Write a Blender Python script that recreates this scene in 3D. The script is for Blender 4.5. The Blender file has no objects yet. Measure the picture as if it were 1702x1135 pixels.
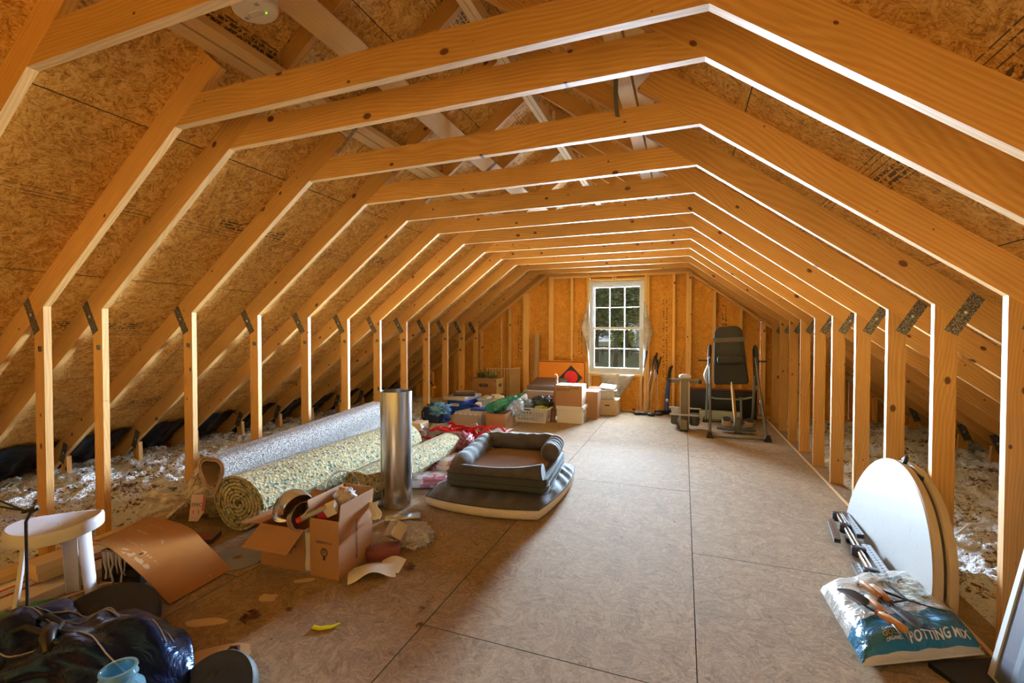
import bpy, bmesh, math, random
from math import sin, cos, pi, radians, sqrt, atan2
from mathutils import Vector, Matrix, noise as mn
random.seed(7)
SC = bpy.context.scene
COL = SC.collection
# ------------------------------------------------------------ camera
cam = bpy.data.cameras.new('camera')
cam.sensor_width = 36.0
cam.lens = 761.49 / 1702 * 36.0
cam.clip_start = 0.02
cam_o = bpy.data.objects.new('camera', cam)
COL.objects.link(cam_o)
YAW, PIT, ROL, CZ = 0.3581, -0.0187, -0.0013, 1.3913
cam_o.matrix_world = (Matrix.Translation((0, 0, CZ)) @ Matrix.Rotation(YAW, 4, 'Z') @
                      Matrix.Rotation(pi / 2 + PIT, 4, 'X') @ Matrix.Rotation(-ROL, 4, 'Z'))
SC.camera = cam_o
# ------------------------------------------------------------ view, world, lights
SC.view_settings.view_transform = 'Standard'
SC.view_settings.look = 'None'
SC.view_settings.gamma = 1.0
SC.view_settings.use_curve_mapping = False
SC.view_settings.exposure = 0.02
SC.cycles.max_bounces = 6
SC.cycles.adaptive_threshold = 0.03
SC.cycles.diffuse_bounces = 4
SC.cycles.glossy_bounces = 3
SC.cycles.transmission_bounces = 4
SC.cycles.transparent_max_bounces = 12
SC.cycles.use_denoising = True
SC.cycles.sample_clamp_indirect = 8.0
W = bpy.data.worlds.new('sky')
SC.world = W
W.use_nodes = True
bg = W.node_tree.nodes['Background']
bg.inputs['Color'].default_value = (0.80, 0.90, 1.0, 1)
bg.inputs['Strength'].default_value = 0.75


def area(name, loc, rot, sx, sy, power, color, spread=180):
    l = bpy.data.lights.new(name, 'AREA')
    l.shape = 'RECTANGLE'
    l.size, l.size_y, l.energy, l.color = sx, sy, power, color
    l.spread = radians(spread)
    o = bpy.data.objects.new(name, l)
    COL.objects.link(o)
    o.location, o.rotation_euler = loc, rot
    o.visible_camera = False
    return o


# daylight entering through the far window: bright low sky far out, and the soft sky close to the glass
area('window_daylight', (-1.15, 8.78, 1.50), (radians(-90), 0, 0), 0.95, 1.65, 640, (0.57, 0.78, 1.0))
area('sky_glow', (-1.0, 20.0, 1.7), (radians(-90), 0, 0), 17.0, 5.2, 235000, (0.57, 0.78, 1.0))
# added warm fill from behind the camera for the near faces, switched off
sun = bpy.data.lights.new('warm_fill', 'SUN')
sun.energy, sun.angle, sun.color = 0.0, radians(50), (1.0, 0.50, 0.14)
sun_o = bpy.data.objects.new('warm_fill', sun)
COL.objects.link(sun_o)
sun_o.rotation_euler = (radians(84), 0, radians(8))

# ------------------------------------------------------------ node helpers


class NT:
    def __init__(s, name):
        s.m = bpy.data.materials.new(name)
        s.m.use_nodes = True
        s.t = s.m.node_tree
        s.n = s.t.nodes
        s.b = s.n['Principled BSDF']
        s.out = s.n['Material Output']
        s.tc = s.n.new('ShaderNodeTexCoord')

    def L(s, a, b):
        s.t.links.new(a, b)

    def put(s, sock, v):
        if hasattr(v, 'links') or hasattr(v, 'is_linked'):
            s.L(v, sock)
        else:
            sock.default_value = v

    def math(s, op, a, b=0.0, c=0.0, clamp=False):
        n = s.n.new('ShaderNodeMath')
        n.operation = op
        n.use_clamp = clamp
        s.put(n.inputs[0], a)
        s.put(n.inputs[1], b)
        s.put(n.inputs[2], c)
        return n.outputs[0]

    def vmath(s, op, a, b=(0, 0, 0), scale=None):
        n = s.n.new('ShaderNodeVectorMath')
        n.operation = op
        s.put(n.inputs[0], a)
        s.put(n.inputs[1], b)
        if scale is not None:
            s.put(n.inputs['Scale'], scale)
        return n.outputs[0]

    def noise(s, vec, scale=5, detail=3, rough=0.55, dist=0.0, w=None):
        n = s.n.new('ShaderNodeTexNoise')
        if w is not None:
            n.noise_dimensions = '4D'
            s.put(n.inputs['W'], w)
        s.put(n.inputs['Vector'], vec)
        n.inputs['Scale'].default_value = scale
        n.inputs['Detail'].default_value = detail
        n.inputs['Roughness'].default_value = rough
        n.inputs['Distortion'].default_value = dist
        return n

    def voro(s, vec, scale=5, feature='F1', rnd=1.0):
        n = s.n.new('ShaderNodeTexVoronoi')
        n.feature = feature
        s.put(n.inputs['Vector'], vec)
        n.inputs['Scale'].default_value = scale
        n.inputs['Randomness'].default_value = rnd
        return n

    def ramp(s, fac, stops, interp='LINEAR'):
        n = s.n.new('ShaderNodeValToRGB')
        s.put(n.inputs[0], fac)
        r = n.color_ramp
        r.interpolation = interp
        while len(r.elements) < len(stops):
            r.elements.new(0.5)
        for e, (p, c) in zip(r.elements, stops):
            e.position = p
            e.color = (c[0], c[1], c[2], 1) if hasattr(c, '__len__') else (c, c, c, 1)
        return n.outputs[0]

    def mix(s, fac, a, b, typ='MIX'):
        n = s.n.new('ShaderNodeMix')
        n.data_type = 'RGBA'
        n.blend_type = typ
        s.put(n.inputs[0], fac)
        for sock, v in ((n.inputs[6], a), (n.inputs[7], b)):
            if isinstance(v, tuple):
                v = (v[0], v[1], v[2], 1)
            s.put(sock, v)
        return n.outputs[2]

    def sep(s, v):
        n = s.n.new('ShaderNodeSeparateXYZ')
        s.put(n.inputs[0], v)
        return n.outputs

    def comb(s, x, y, z):
        n = s.n.new('ShaderNodeCombineXYZ')
        for i, v in enumerate((x, y, z)):
            s.put(n.inputs[i], v)
        return n.outputs[0]

    def rand(s):
        return s.n.new('ShaderNodeObjectInfo').outputs['Random']

    def rndvec(s, vec):
        r = s.rand()
        return s.vmath('ADD', vec, s.comb(s.math('MULTIPLY', r, 31.7), s.math('MULTIPLY', r, 17.3), s.math('MULTIPLY', r, 9.1)))

    def color(s, c):
        if isinstance(c, tuple):
            c = (c[0], c[1], c[2], 1)
        s.put(s.b.inputs['Base Color'], c)

    def bump(s, h, strength=0.3, dist=0.005):
        n = s.n.new('ShaderNodeBump')
        n.inputs['Strength'].default_value = strength
        n.inputs['Distance'].default_value = dist
        s.put(n.inputs['Height'], h)
        s.L(n.outputs[0], s.b.inputs['Normal'])

    def rough(s, v):
        s.put(s.b.inputs['Roughness'], v)


def c8(r, g, b):
    f = lambda u: ((u / 255 + 0.055) / 1.055) ** 2.4 if u > 10 else u / 255 / 12.92
    return (f(r), f(g), f(b))


MATS = {}


def plain(name, col, rough=0.6, metal=0.0, var=0.10, scale=9.0, bump=0.0, bscale=60.0, sheen=0.0, coat=0.0, trans=0.0):
    """a plain surface with slight mottling"""
    if name in MATS:
        return MATS[name]
    t = NT(name)
    v = t.tc.outputs['Object']
    nz = t.noise(v, scale, 3)
    k = t.math('MULTIPLY_ADD', nz.outputs[0], var * 2, 1 - var)
    t.color(t.vmath('SCALE', t.comb(*col), (0, 0, 0), k))
    t.rough(rough)
    t.b.inputs['Metallic'].default_value = metal
    if coat:
        t.b.inputs['Coat Weight'].default_value = coat
    if sheen:
        t.b.inputs['Sheen Weight'].default_value = sheen
    if bump:
        t.bump(t.noise(v, bscale, 4).outputs[0], bump, 0.01)
    MATS[name] = t.m
    return t.m


def strand_color(t, v, scale, lo, mid, hi, dark):
    """strand board: overlapping layers of thin chips, each with its own direction and tone"""
    tot = None
    warp = t.noise(v, scale * 1.3, 1).outputs['Color']
    for k, (sc, wt, off) in enumerate(((1.0, .50, 0.0), (2.3, .50, 3.7))):
        vv = t.vmath('ADD', v, (off, off * .7, off * .3))
        w = t.vmath('ADD', vv, t.vmath('SCALE', warp, (0, 0, 0), 0.10 / sc))
        cells = t.voro(w, scale * sc)
        rot = t.n.new('ShaderNodeVectorRotate')
        rot.rotation_type = 'Z_AXIS'
        t.put(rot.inputs['Vector'], vv)
        t.put(rot.inputs['Angle'], t.math('MULTIPLY', t.sep(cells.outputs['Color'])[0], 6.28))
        st = t.vmath('MULTIPLY', rot.outputs[0], (0.22, 1.7, 1.0))
        g_ = t.noise(st, scale * sc * 3.2, 1, 0.6).outputs[0]
        q = t.math('MULTIPLY', t.math('MULTIPLY_ADD', t.sep(cells.outputs['Color'])[1], 0.20, g_), wt)
        tot = q if tot is None else t.math('ADD', tot, q)
    f = t.math('MULTIPLY_ADD', tot, 1.55, -0.36)
    col = t.ramp(f, [(0.20, dark), (0.36, lo), (0.55, mid), (0.80, hi)])
    big = t.noise(v, 1.1, 1).outputs[0]
    col = t.mix(0.30, col, t.ramp(big, [(0.3, 0.6), (0.7, 1.0)]), 'MULTIPLY')
    return col, warp


def make_osb(name, lo, mid, hi, dark, scale=16, rough=0.75, prints=False, spots=False, ink=(0.02, 0.02, 0.025)):
    t = NT(name)
    raw = t.tc.outputs['Object']
    v = t.rndvec(raw)
    col, f = strand_color(t, v, scale, lo, mid, hi, dark)
    if spots:      # small dark chips and stains
        sp = t.voro(v, 14)
        m = t.math('LESS_THAN', sp.outputs['Distance'], t.math('MULTIPLY', t.sep(sp.outputs['Color'])[0], 0.09))
        st = t.noise(t.vmath('MULTIPLY', v, (1, 3, 1)), 38, 2).outputs[0]
        m2 = t.math('MULTIPLY', t.math('GREATER_THAN', st, 0.71), 0.75)
        col = t.mix(t.math('MAXIMUM', t.math('MULTIPLY', m, 0.8), m2), col, (0.10, 0.055, 0.03))
    if prints:     # mill print: three thin lines and a stamp band, along the local x axis
        x, y, z = t.sep(raw)[0], t.sep(raw)[1], t.sep(raw)[2]
        tot = None
        for off in (-0.030, 0.0, 0.022):
            d = t.math('ABSOLUTE', t.math('SUBTRACT', y, off))
            ln = t.math('LESS_THAN', d, 0.0022)
            tot = ln if tot is None else t.math('MAXIMUM', tot, ln)
        wob = t.math('GREATER_THAN', t.noise(raw, 30, 2).outputs[0], 0.42)
        tot = t.math('MULTIPLY', tot, wob)
        xr = t.math('ADD', x, t.math('MULTIPLY', t.rand(), 2.0))
        seg = t.math('LESS_THAN', t.math('FRACT', t.math('MULTIPLY', xr, 0.62)), 0.34)
        band = t.math('LESS_THAN', t.math('ABSOLUTE', t.math('ADD', y, 0.090)), 0.048)
        rows = t.math('GREATER_THAN', t.math('FRACT', t.math('MULTIPLY', t.math('ADD', y, 5.0), 38.0)), 0.35)
        cell = t.voro(t.vmath('MULTIPLY', raw, (90, 60, 1)), 1.0)
        gl = t.math('LESS_THAN', t.sep(cell.outputs['Color'])[0], 0.55)
        stamp = t.math('MULTIPLY', t.math('MULTIPLY', seg, band), t.math('MULTIPLY', rows, gl))
        col = t.mix(t.math('MULTIPLY', t.math('MAXIMUM', tot, stamp), 0.85), col, ink)
    t.color(col)
    t.rough(rough)
    t.bump(f, 0.30, 0.006)
    MATS[name] = t.m
    return t.m


def make_pine(name, light, dark, knot=(0.12, 0.035, 0.012), rings=34.0, contrast=1.0, knots=True):
    t = NT(name)
    raw = t.tc.outputs['Object']
    v = t.rndvec(raw)
    s = t.vmath('MULTIPLY', v, (0.045, 1.0, 1.0))
    warp = t.vmath('SCALE', t.vmath('SUBTRACT', t.noise(t.vmath('MULTIPLY', v, (0.6, 2.2, 2.2)), 1.0, 2).outputs['Color'], (0.5, 0.5, 0.5)), (0, 0, 0), 0.20)
    s2 = t.vmath('ADD', s, warp)
    wv = t.n.new('ShaderNodeTexWave')
    wv.wave_type = 'BANDS'
    wv.bands_direction = 'DIAGONAL'
    t.put(wv.inputs['Vector'], s2)
    wv.inputs['Scale'].default_value = rings
    wv.inputs['Distortion'].default_value = 1.5
    wv.inputs['Detail'].default_value = 1.0
    fib = t.noise(t.vmath('MULTIPLY', v, (0.05, 1.4, 1.4)), 90, 3).outputs[0]
    f = t.math('ADD', t.math('MULTIPLY', wv.outputs['Fac'], 0.24 * contrast), t.math('MULTIPLY', fib, 0.72))
    col = t.ramp(f, [(0.12, light), (0.80, dark)])
    tone = t.math('MULTIPLY_ADD', t.rand(), 0.26, 0.84)
    blot = t.math('MULTIPLY_ADD', t.noise(v, 1.6, 2).outputs[0], 0.30, 0.85)
    col = t.vmath('SCALE', col, (0, 0, 0), t.math('MULTIPLY', tone, blot))
    if knots:
        kv = t.n.new('ShaderNodeTexVoronoi')
        kv.voronoi_dimensions = '2D'
        kv.inputs['Scale'].default_value = 5.4
        vx = t.sep(v)
        t.put(kv.inputs['Vector'], t.comb(t.math('MULTIPLY', vx[0], .85), t.math('MULTIPLY', vx[2], 1.3), 0.0))
        size = t.math('MULTIPLY_ADD', t.math('POWER', t.sep(kv.outputs['Color'])[0], 4.0), 0.125, 0.004)
        d = t.math('DIVIDE', kv.outputs['Distance'], size)
        col = t.mix(t.ramp(d, [(0.0, 1.0), (0.75, 0.95), (1.0, 0.35), (2.2, 0.0)]), col, knot)
    t.color(col)
    t.rough(0.62)
    MATS[name] = t.m
    return t.m


PINE = make_pine('pine_lumber', (0.72, 0.41, 0.125), (0.50, 0.23, 0.048))
PINE_PALE = make_pine('pale_pine', (0.72, 0.51, 0.26), (0.60, 0.38, 0.16), contrast=0.5)
PINE_WALL = make_pine('wall_pine', (0.88, 0.55, 0.19), (0.72, 0.38, 0.09))
OSB_ROOF = make_osb('roof_strand_board', (0.42, 0.19, 0.040), (0.68, 0.36, 0.080), (0.86, 0.55, 0.19), (0.30, 0.12, 0.022), 17, prints=True)
OSB_WALL = make_osb('wall_strand_board', (0.54, 0.21, 0.020), (0.64, 0.27, 0.024), (0.74, 0.35, 0.045), (0.42, 0.155, 0.015), 12)
OSB_FLOOR = make_osb('floor_strand_board', (0.255, 0.156, 0.074), (0.305, 0.194, 0.096), (0.40, 0.272, 0.146), (0.18, 0.10, 0.040), 13, rough=.9, spots=True)
TEAL = plain('teal_edge_seal', (0.02, 0.10, 0.09), 0.6)

# ------------------------------------------------------------ mesh helpers


class MB:
    """collects shapes and links them as one mesh object"""

    def __init__(s):
        s.v, s.f, s.mi = [], [], []
        s.cur = 0

    def add(s, vs, fs, M=None):
        o = len(s.v)
        for p in vs:
            p = Vector(p)
            s.v.append(tuple(M @ p if M else p))
        for f in fs:
            s.f.append(tuple(i + o for i in f))
            s.mi.append(s.cur)
        return s

    def box(s, a, b, M=None):
        x0, y0, z0 = a
        x1, y1, z1 = b
        return s.add([(x0, y0, z0), (x1, y0, z0), (x1, y1, z0), (x0, y1, z0), (x0, y0, z1), (x1, y0, z1), (x1, y1, z1), (x0, y1, z1)],
                     [(0, 3, 2, 1), (4, 5, 6, 7), (0, 1, 5, 4), (1, 2, 6, 5), (2, 3, 7, 6), (3, 0, 4, 7)], M)

    def cbox(s, c, d, M=None):
        return s.box([c[i] - d[i] / 2 for i in range(3)], [c[i] + d[i] / 2 for i in range(3)], M)

    def rbox(s, c, d, r=0.01, n=3, M=None, taper=1.0):
        """box with rounded vertical edges and slightly softened top"""
        hx, hy, hz = d[0] / 2, d[1] / 2, d[2] / 2
        r = min(r, hx * .99, hy * .99)
        rings = [(-hz, 1.0 - r * .4 / max(hx, hy), taper), (-hz + r * .4, 1.0, taper), (hz - r * .5, 1.0, 1.0), (hz - r * .15, 1.0 - r * .15 / max(hx, hy), 1), (hz, 1.0 - r * .5 / max(hx, hy), 1.0)]
        vs, fs = [], []
        m = 4 * (n + 1)
        for z, k, tp in rings:
            for q in range(4):
                cx = (hx - r) * (1 if q in (0, 3) else -1)
                cy = (hy - r) * (1 if q in (0, 1) else -1)
                for j in range(n + 1):
                    a = pi / 2 * q + pi / 2 * j / n
                    vs.append((c[0] + (cx + r * cos(a)) * k * tp, c[1] + (cy + r * sin(a)) * k * tp, c[2] + z))
        for i in range(len(rings) - 1):
            for j in range(m):
                fs.append((i * m + j, i * m + (j + 1) % m, (i + 1) * m + (j + 1) % m, (i + 1) * m + j))
        fs.append(tuple(reversed(range(m))))
        fs.append(tuple((len(rings) - 1) * m + j for j in range(m)))
        return s.add(vs, fs, M)

    def tube(s, pts, r, n=8, cap=True, closed=False, M=None):
        pts = [Vector(p) for p in pts]
        rr = r if hasattr(r, '__len__') else [r] * len(pts)
        vs, fs = [], []
        up = None
        N = len(pts)
        for i, p in enumerate(pts):
            if closed:
                t = pts[(i + 1) % N] - pts[i - 1]
            else:
                t = pts[min(i + 1, N - 1)] - pts[max(i - 1, 0)]
            t.normalize()
            if up is None:
                up = Vector((0, 0, 1)) if abs(t.z) < .9 else Vector((1, 0, 0))
            u = (up - t * up.dot(t)).normalized()
            w = t.cross(u)
            up = u
            for k in range(n):
                a = 2 * pi * k / n
                vs.append(p + (u * cos(a) + w * sin(a)) * rr[i])
        for i in range(N - (0 if closed else 1)):
            i2 = (i + 1) % N
            for k in range(n):
                fs.append((i * n + k, i * n + (k + 1) % n, i2 * n + (k + 1) % n, i2 * n + k))
        if cap and not closed:
            fs.append(tuple(reversed(range(n))))
            fs.append(tuple((N - 1) * n + k for k in range(n)))
        return s.add(vs, fs, M)

    def lathe(s, prof, c=(0, 0, 0), n=24, M=None, closed=False):
        """prof: (radius, z) pairs"""
        vs, fs = [], []
        for r, z in prof:
            for k in range(n):
                a = 2 * pi * k / n
                vs.append((c[0] + r * cos(a), c[1] + r * sin(a), c[2] + z))
        P = len(prof)
        for i in range(P if closed else P - 1):
            i2 = (i + 1) % P
            for k in range(n):
                fs.append((i * n + k, i * n + (k + 1) % n, i2 * n + (k + 1) % n, i2 * n + k))
        return s.add(vs, fs, M)

    def grid(s, fn, nu, nv, M=None, thick=None, wrap=False):
        """fn(u,v) -> point, u,v in 0..1; thick -> closed shell offset by normal"""
        P = [[Vector(fn(i / nu, j / nv)) for j in range(nv + 1)] for i in range(nu + 1)]
        vs = [p for row in P for p in row]
        w = nv + 1
        fs = [(i * w + j, (i + 1) * w + j, (i + 1) * w + j + 1, i * w + j + 1) for i in range(nu) for j in range(nv)]
        if thick:
            nn = []
            for i in range(nu + 1):
                for j in range(nv + 1):
                    a = P[min(i + 1, nu)][j] - P[max(i - 1, 0)][j]
                    b = P[i][min(j + 1, nv)] - P[i][max(j - 1, 0)]
                    q = a.cross(b)
                    nn.append(q.normalized() if q.length > 1e-9 else Vector((0, 0, 1)))
            o = len(vs)
            vs = vs + [vs[k] - nn[k] * thick for k in range(o)]
            fs = fs + [tuple(reversed([k + o for k in f])) for f in fs]
            edge = [i * w for i in range(nu + 1)] + [nu * w + j for j in range(1, w)] + [i * w + nv for i in range(nu - 1, -1, -1)] + [j for j in range(nv - 1, 0, -1)]
            for a, b in zip(edge, edge[1:] + edge[:1]):
                fs.append((b, a, a + o, b + o))
        return s.add(vs, fs, M)

    def prism(s, poly, h0, h1, axis=2, M=None):
        """extrude a 2d polygon along an axis (the other two axes in order)"""
        n = len(poly)

        def P(p, h):
            q = [p[0], p[1]]
            q.insert(axis, h)
            return q
        vs = [P(p, h0) for p in poly] + [P(p, h1) for p in poly]
        fs = [tuple(reversed(range(n))), tuple(range(n, 2 * n))] + [(i, (i + 1) % n, n + (i + 1) % n, n + i) for i in range(n)]
        return s.add(vs, fs, M)

    def mesh(s, name, mats, smooth=False, fix=True):
        me = bpy.data.meshes.new(name)
        me.from_pydata([tuple(p) for p in s.v], [], s.f)
        mats = mats if isinstance(mats, (list, tuple)) else [mats]
        for m in mats:
            me.materials.append(m)
        me.polygons.foreach_set('material_index', s.mi)
        if fix:
            bm = bmesh.new()
            bm.from_mesh(me)
            bmesh.ops.recalc_face_normals(bm, faces=bm.faces)
            bm.to_mesh(me)
            bm.free()
        if smooth:
            me.polygons.foreach_set('use_smooth', [True] * len(me.polygons))
            if smooth is not True:
                me.set_sharp_from_angle(angle=radians(smooth))
        me.update()
        return me

    def build(s, name, mats, parent=None, smooth=False, fix=True, M=None, sub=0, solid=0.0):
        o = bpy.data.objects.new(name, s.mesh(name, mats, smooth, fix))
        COL.objects.link(o)
        if parent:
            o.parent = parent
        if M is not None:
            o.matrix_local = M
        if sub:
            md = o.modifiers.new('smooth', 'SUBSURF')
            md.levels = md.render_levels = sub
        return o


def thing(name, label, cat, loc=(0, 0, 0), rz=0.0, group=None, kind=None):
    o = bpy.data.objects.new(name, None)
    o.empty_display_size = 0.05
    COL.objects.link(o)
    o.location = loc
    o.rotation_euler = (0, 0, rz)
    tag(o, label, cat, group, kind)
    return o


def tag(o, label=None, cat=None, group=None, kind=None):
    if label:
        o['label'] = label
    if cat:
        o['category'] = cat
    if group:
        o['group'] = group
    if kind:
        o['kind'] = kind
    return o


def place(o, loc, rz=0.0, rx=0.0, ry=0.0):
    o.location = loc
    o.rotation_euler = (rx, ry, rz)
    return o


def T(x=0, y=0, z=0, rx=0, ry=0, rz=0, s=1.0):
    return Matrix.Translation((x, y, z)) @ Matrix.Rotation(rz, 4, 'Z') @ Matrix.Rotation(ry, 4, 'Y') @ Matrix.Rotation(rx, 4, 'X') @ Matrix.Scale(s, 4)


def fbm(x, y, z=0.0, oct=4):
    return mn.fractal(Vector((x, y, z)), 1.0, 2.0, oct)


def text(name, body, size, mat, parent, M, ext=0.0004, align='CENTER', sx=1.0):
    cu = bpy.data.curves.new(name, 'FONT')
    cu.body = body
    cu.size = size
    cu.extrude = ext
    cu.align_x = align
    cu.align_y = 'CENTER'
    cu.resolution_u = 2
    tmp = bpy.data.objects.new(name, cu)
    COL.objects.link(tmp)
    dg = bpy.context.evaluated_depsgraph_get()
    me = bpy.data.meshes.new_from_object(tmp.evaluated_get(dg))
    bpy.data.objects.remove(tmp)
    me.materials.clear()
    me.materials.append(mat)
    o = bpy.data.objects.new(name, me)
    COL.objects.link(o)
    o.parent = parent
    o.matrix_local = M @ Matrix.Diagonal((sx, 1, 1, 1))
    return o
# ============================================================ the attic shell
S = 0.6096
Y1 = 1.3367
TY = [1.065, 1.6415] + [Y1 + S * i for i in range(1, 12)]    # near faces of the trusses
WL, WR, HK, HC = -3.7121, 1.2878, 1.552, 2.465
XM = (WL + WR) / 2
SL = 0.75
TH = 0.038
GY = 8.36          # near face of the gable studs
ang = math.atan(SL)


def zi(x, side):    # underside of the rafters
    return HK + SL * (x - WL) if side < 0 else HK + SL * (WR - x)


def zo(x, side):    # underside of the roof boards
    return zi(x, side) + 0.181


def member(name, poly, y0, y1, a, mat, parent, label=None):
    """a board cut as a polygon in the x-z plane; its local x axis runs along the grain"""
    p0 = Vector((sum(p[0] for p in poly) / len(poly), (y0 + y1) / 2, sum(p[1] for p in poly) / len(poly)))
    R = Matrix.Translation(p0) @ Matrix.Rotation(-a, 4, 'Y')
    Ri = R.inverted()
    m = MB()
    m.prism(poly, y0, y1, 1)
    m.v = [tuple(Ri @ Vector(v)) for v in m.v]
    o = m.build(name, mat, parent, M=R)
    if label:
        o['label'] = label
    return o


# ---- floor: strand boards, each its own piece
floor = thing('floor', 'grey-brown strand board attic floor with dark joints between sheets', None, kind='structure')
XA, XB = 0.0624, -1.1511
FX = [-3.60, -2.3646, XB, XA, 1.262]
joints = [[-1.0, 1.874, 4.30, 6.75, GY + .09], [-1.0, 0.66, 3.092, 5.525, 7.96, GY + .09], [-1.0, 1.874, 4.29, 6.751, GY + .09], [-1.0, 0.66, 3.092, 5.522, 7.96, GY + .09]]
g = 0.0022
for k in range(4):
    for j in range(len(joints[k]) - 1):
        x0, x1, y0, y1 = FX[k] + g, FX[k + 1] - g, joints[k][j] + g, joints[k][j + 1] - g
        cx, cy = (x0 + x1) / 2, (y0 + y1) / 2
        m = MB()
        m.cur = 1
        m.box((x0 - cx, y0 - cy, -.018), (x1 - cx, y1 - cy, -0.0006))
        m.cur = 0
        m.add([(x0 - cx, y0 - cy, 0), (x1 - cx, y0 - cy, 0), (x1 - cx, y1 - cy, 0), (x0 - cx, y1 - cy, 0)], [(0, 1, 2, 3)])
        # grain differs by board: random quarter turn is left to the texture offset
        m.build('floor_board', [OSB_FLOOR, TEAL], floor, fix=False, M=T(cx, cy, 0))
m = MB()
m.box((-3.62, -1, -.05), (1.30, GY + .09, -.0185))
m.build('subfloor', plain('dark_gap', (0.03, 0.035, 0.03), 0.9), floor)
# narrow outer strips of flooring with notches at the studs, right side
for (y0, y1) in [(-1, 3.4), (3.4, 5.6), (5.6, GY)]:
    m = MB()
    m.box((-.055, -(y1 - y0) / 2 + .003, -.018), (.055, (y1 - y0) / 2 - .003, 0.0))
    m.build('floor_strip', OSB_FLOOR, floor, M=T(1.335, (y0 + y1) / 2, 0))
tr = MB().box((-.010, -4.6, 0), (.010, 4.6, .006)).build('trim_1', PINE_PALE, None, M=T(1.262, 3.75, 0))
tag(tr, 'thin pale wooden strip along the right edge of the floor', None, None, 'structure')
# pale plank along the left wall
pl = MB().box((-4.6, -.06, 0), (4.6, .06, .030)).build('trim_2', PINE_PALE, None, M=T(-3.655, 3.75, -.018, rz=pi / 2))
tag(pl, 'pale pine plank lying along the foot of the left wall studs', None, None, 'structure')
# attic floor joists that carry the insulation are hidden below it; their ends show at the eaves

# ---- trusses
steel = NT('gusset_steel')
v = steel.tc.outputs['Object']
fx = steel.voro(steel.vmath('MULTIPLY', v, (1, 1, 2.0)), 95)
mk = steel.math('GREATER_THAN', fx.outputs['Distance'], 0.42)
steel.color(steel.mix(mk, (0.34, 0.31, 0.27), (0.10, 0.085, 0.07)))
steel.b.inputs['Metallic'].default_value = 0.6
steel.rough(0.5)
steel.bump(fx.outputs['Distance'], 0.5, 0.004)
GUSSET = steel.m
SHINY = plain('bright_steel', (0.62, 0.62, 0.60), 0.3, 1.0)


def plate(parent, x, z, L, w, a, y):
    m = MB()
    m.box((-L / 2, -.0012, -w / 2), (L / 2, 0.0, w / 2))
    o = m.build('gusset_plate', GUSSET, parent, M=T(x, y, z, ry=-a))
    d = MB()
    d.lathe([(0, .0052), (.006, .0045), (.010, .002), (.011, 0)], n=10)
    d.build('pressed_boss', SHINY, o, True, M=T(0, -.0012, 0, rx=pi / 2))


ordn = ['first', 'second', 'third', 'fourth', 'fifth', 'sixth', 'seventh', 'eighth', 'ninth', 'tenth', 'eleventh', 'twelfth', 'thirteenth']
XE_L, XE_R = -5.98, 3.56
for i, y in enumerate(TY):
    if i == 12:
        lab = 'pine roof truss farthest from the camera, right against the gable wall'
    elif i == 0:
        lab = 'pine roof truss nearest the camera, only its collar beam and upper left rafter show'
    else:
        lab = 'pine roof truss with knee studs and collar beam, %s counted from the camera' % ordn[i]
    t = thing('roof_truss', lab, 'roof truss', (XM, y, 0), 0, 'pine roof trusses')
    M0 = -XM
    P = lambda pts: [(px - XM, pz) for px, pz in pts]
    # rafters, knee studs
    xt = -2.293
    o = member('rafter', P([(XE_L, zi(XE_L, -1)), (-2.165, zi(-2.165, -1)), (-2.275, zo(-2.275, -1)), (XE_L, zo(XE_L, -1))]), 0, TH, ang, PINE, t)
    o = member('rafter', P([(XE_R, zi(XE_R, 1)), (-.245, zi(-.245, 1)), (-.135, zo(-.135, 1)), (XE_R, zo(XE_R, 1))]), 0, TH, -ang, PINE, t)
    member('knee_stud', P([(WL - .1, -.10), (WL, -.10), (WL, zi(WL, -1)), (WL - .1, zi(WL - .1, -1))]), 0, TH, pi / 2, PINE, t)
    member('knee_stud', P([(WR, -.10 if i > 3 else -.1), (WR + .1, -.10), (WR + .1, zi(WR + .1, 1)), (WR, zi(WR, 1))]), 0, TH, pi / 2, PINE, t)
    # collar beam
    hb = 0.14
    zb = HC
    xl = WL + (zb - HK) / SL
    xr = WR - (zb - HK) / SL
    member('collar_beam', P([(xl, zb), (xr, zb), (xr - hb / SL, zb + hb), (xl + hb / SL, zb + hb)]), 0, TH, 0, PINE, t)
    # cap rafters above the purlins
    if i != 1:
        d = 0.145
        zc = 2.80
        for sd in (-1, 1):
            x0 = (WL + (zc + .0 - HK - .181 + d) / SL) if sd < 0 else (WR - (zc - HK - .181 + d) / SL)
            xp = XM + .02 * sd
            a = [(x0, zo(x0, sd) - d), (xp, zo(xp, sd) - d), (xp, zo(xp, sd)), (x0 + sd * 0.15 * 0 , zo(x0, sd))]
            member('cap_rafter', P(a), 0, TH, -sd * ang, PINE, t)
    # heel webs and bottom chord ends at the eaves
    for sd, xe in ((-1, -5.49), (1, 3.07)):
        member('heel_web', P([(xe - .02 * sd - .045, -.12), (xe - .02 * sd + .045, -.12), (xe + .045, zi(xe, sd) - .0), (xe - .045, zi(xe, sd) - .0)]), 0, TH, pi / 2, PINE, t)
        plate(t, xe - XM, zi(xe, sd) + .03, .20, .075, radians(68) * sd * -1, 0)
    # gusset plates at the knee joints
    plate(t, WL - .135 - XM, 1.50, .255, .068, radians(-60), 0)
    plate(t, WR + .135 - XM, 1.505, .255, .068, radians(60), 0)
    m = MB().box((WL - .065 - XM, -.001, 1.27), (WL - .022 - XM, 0, 1.305))
    m.build('gusset_plate', GUSSET, t)

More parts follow.
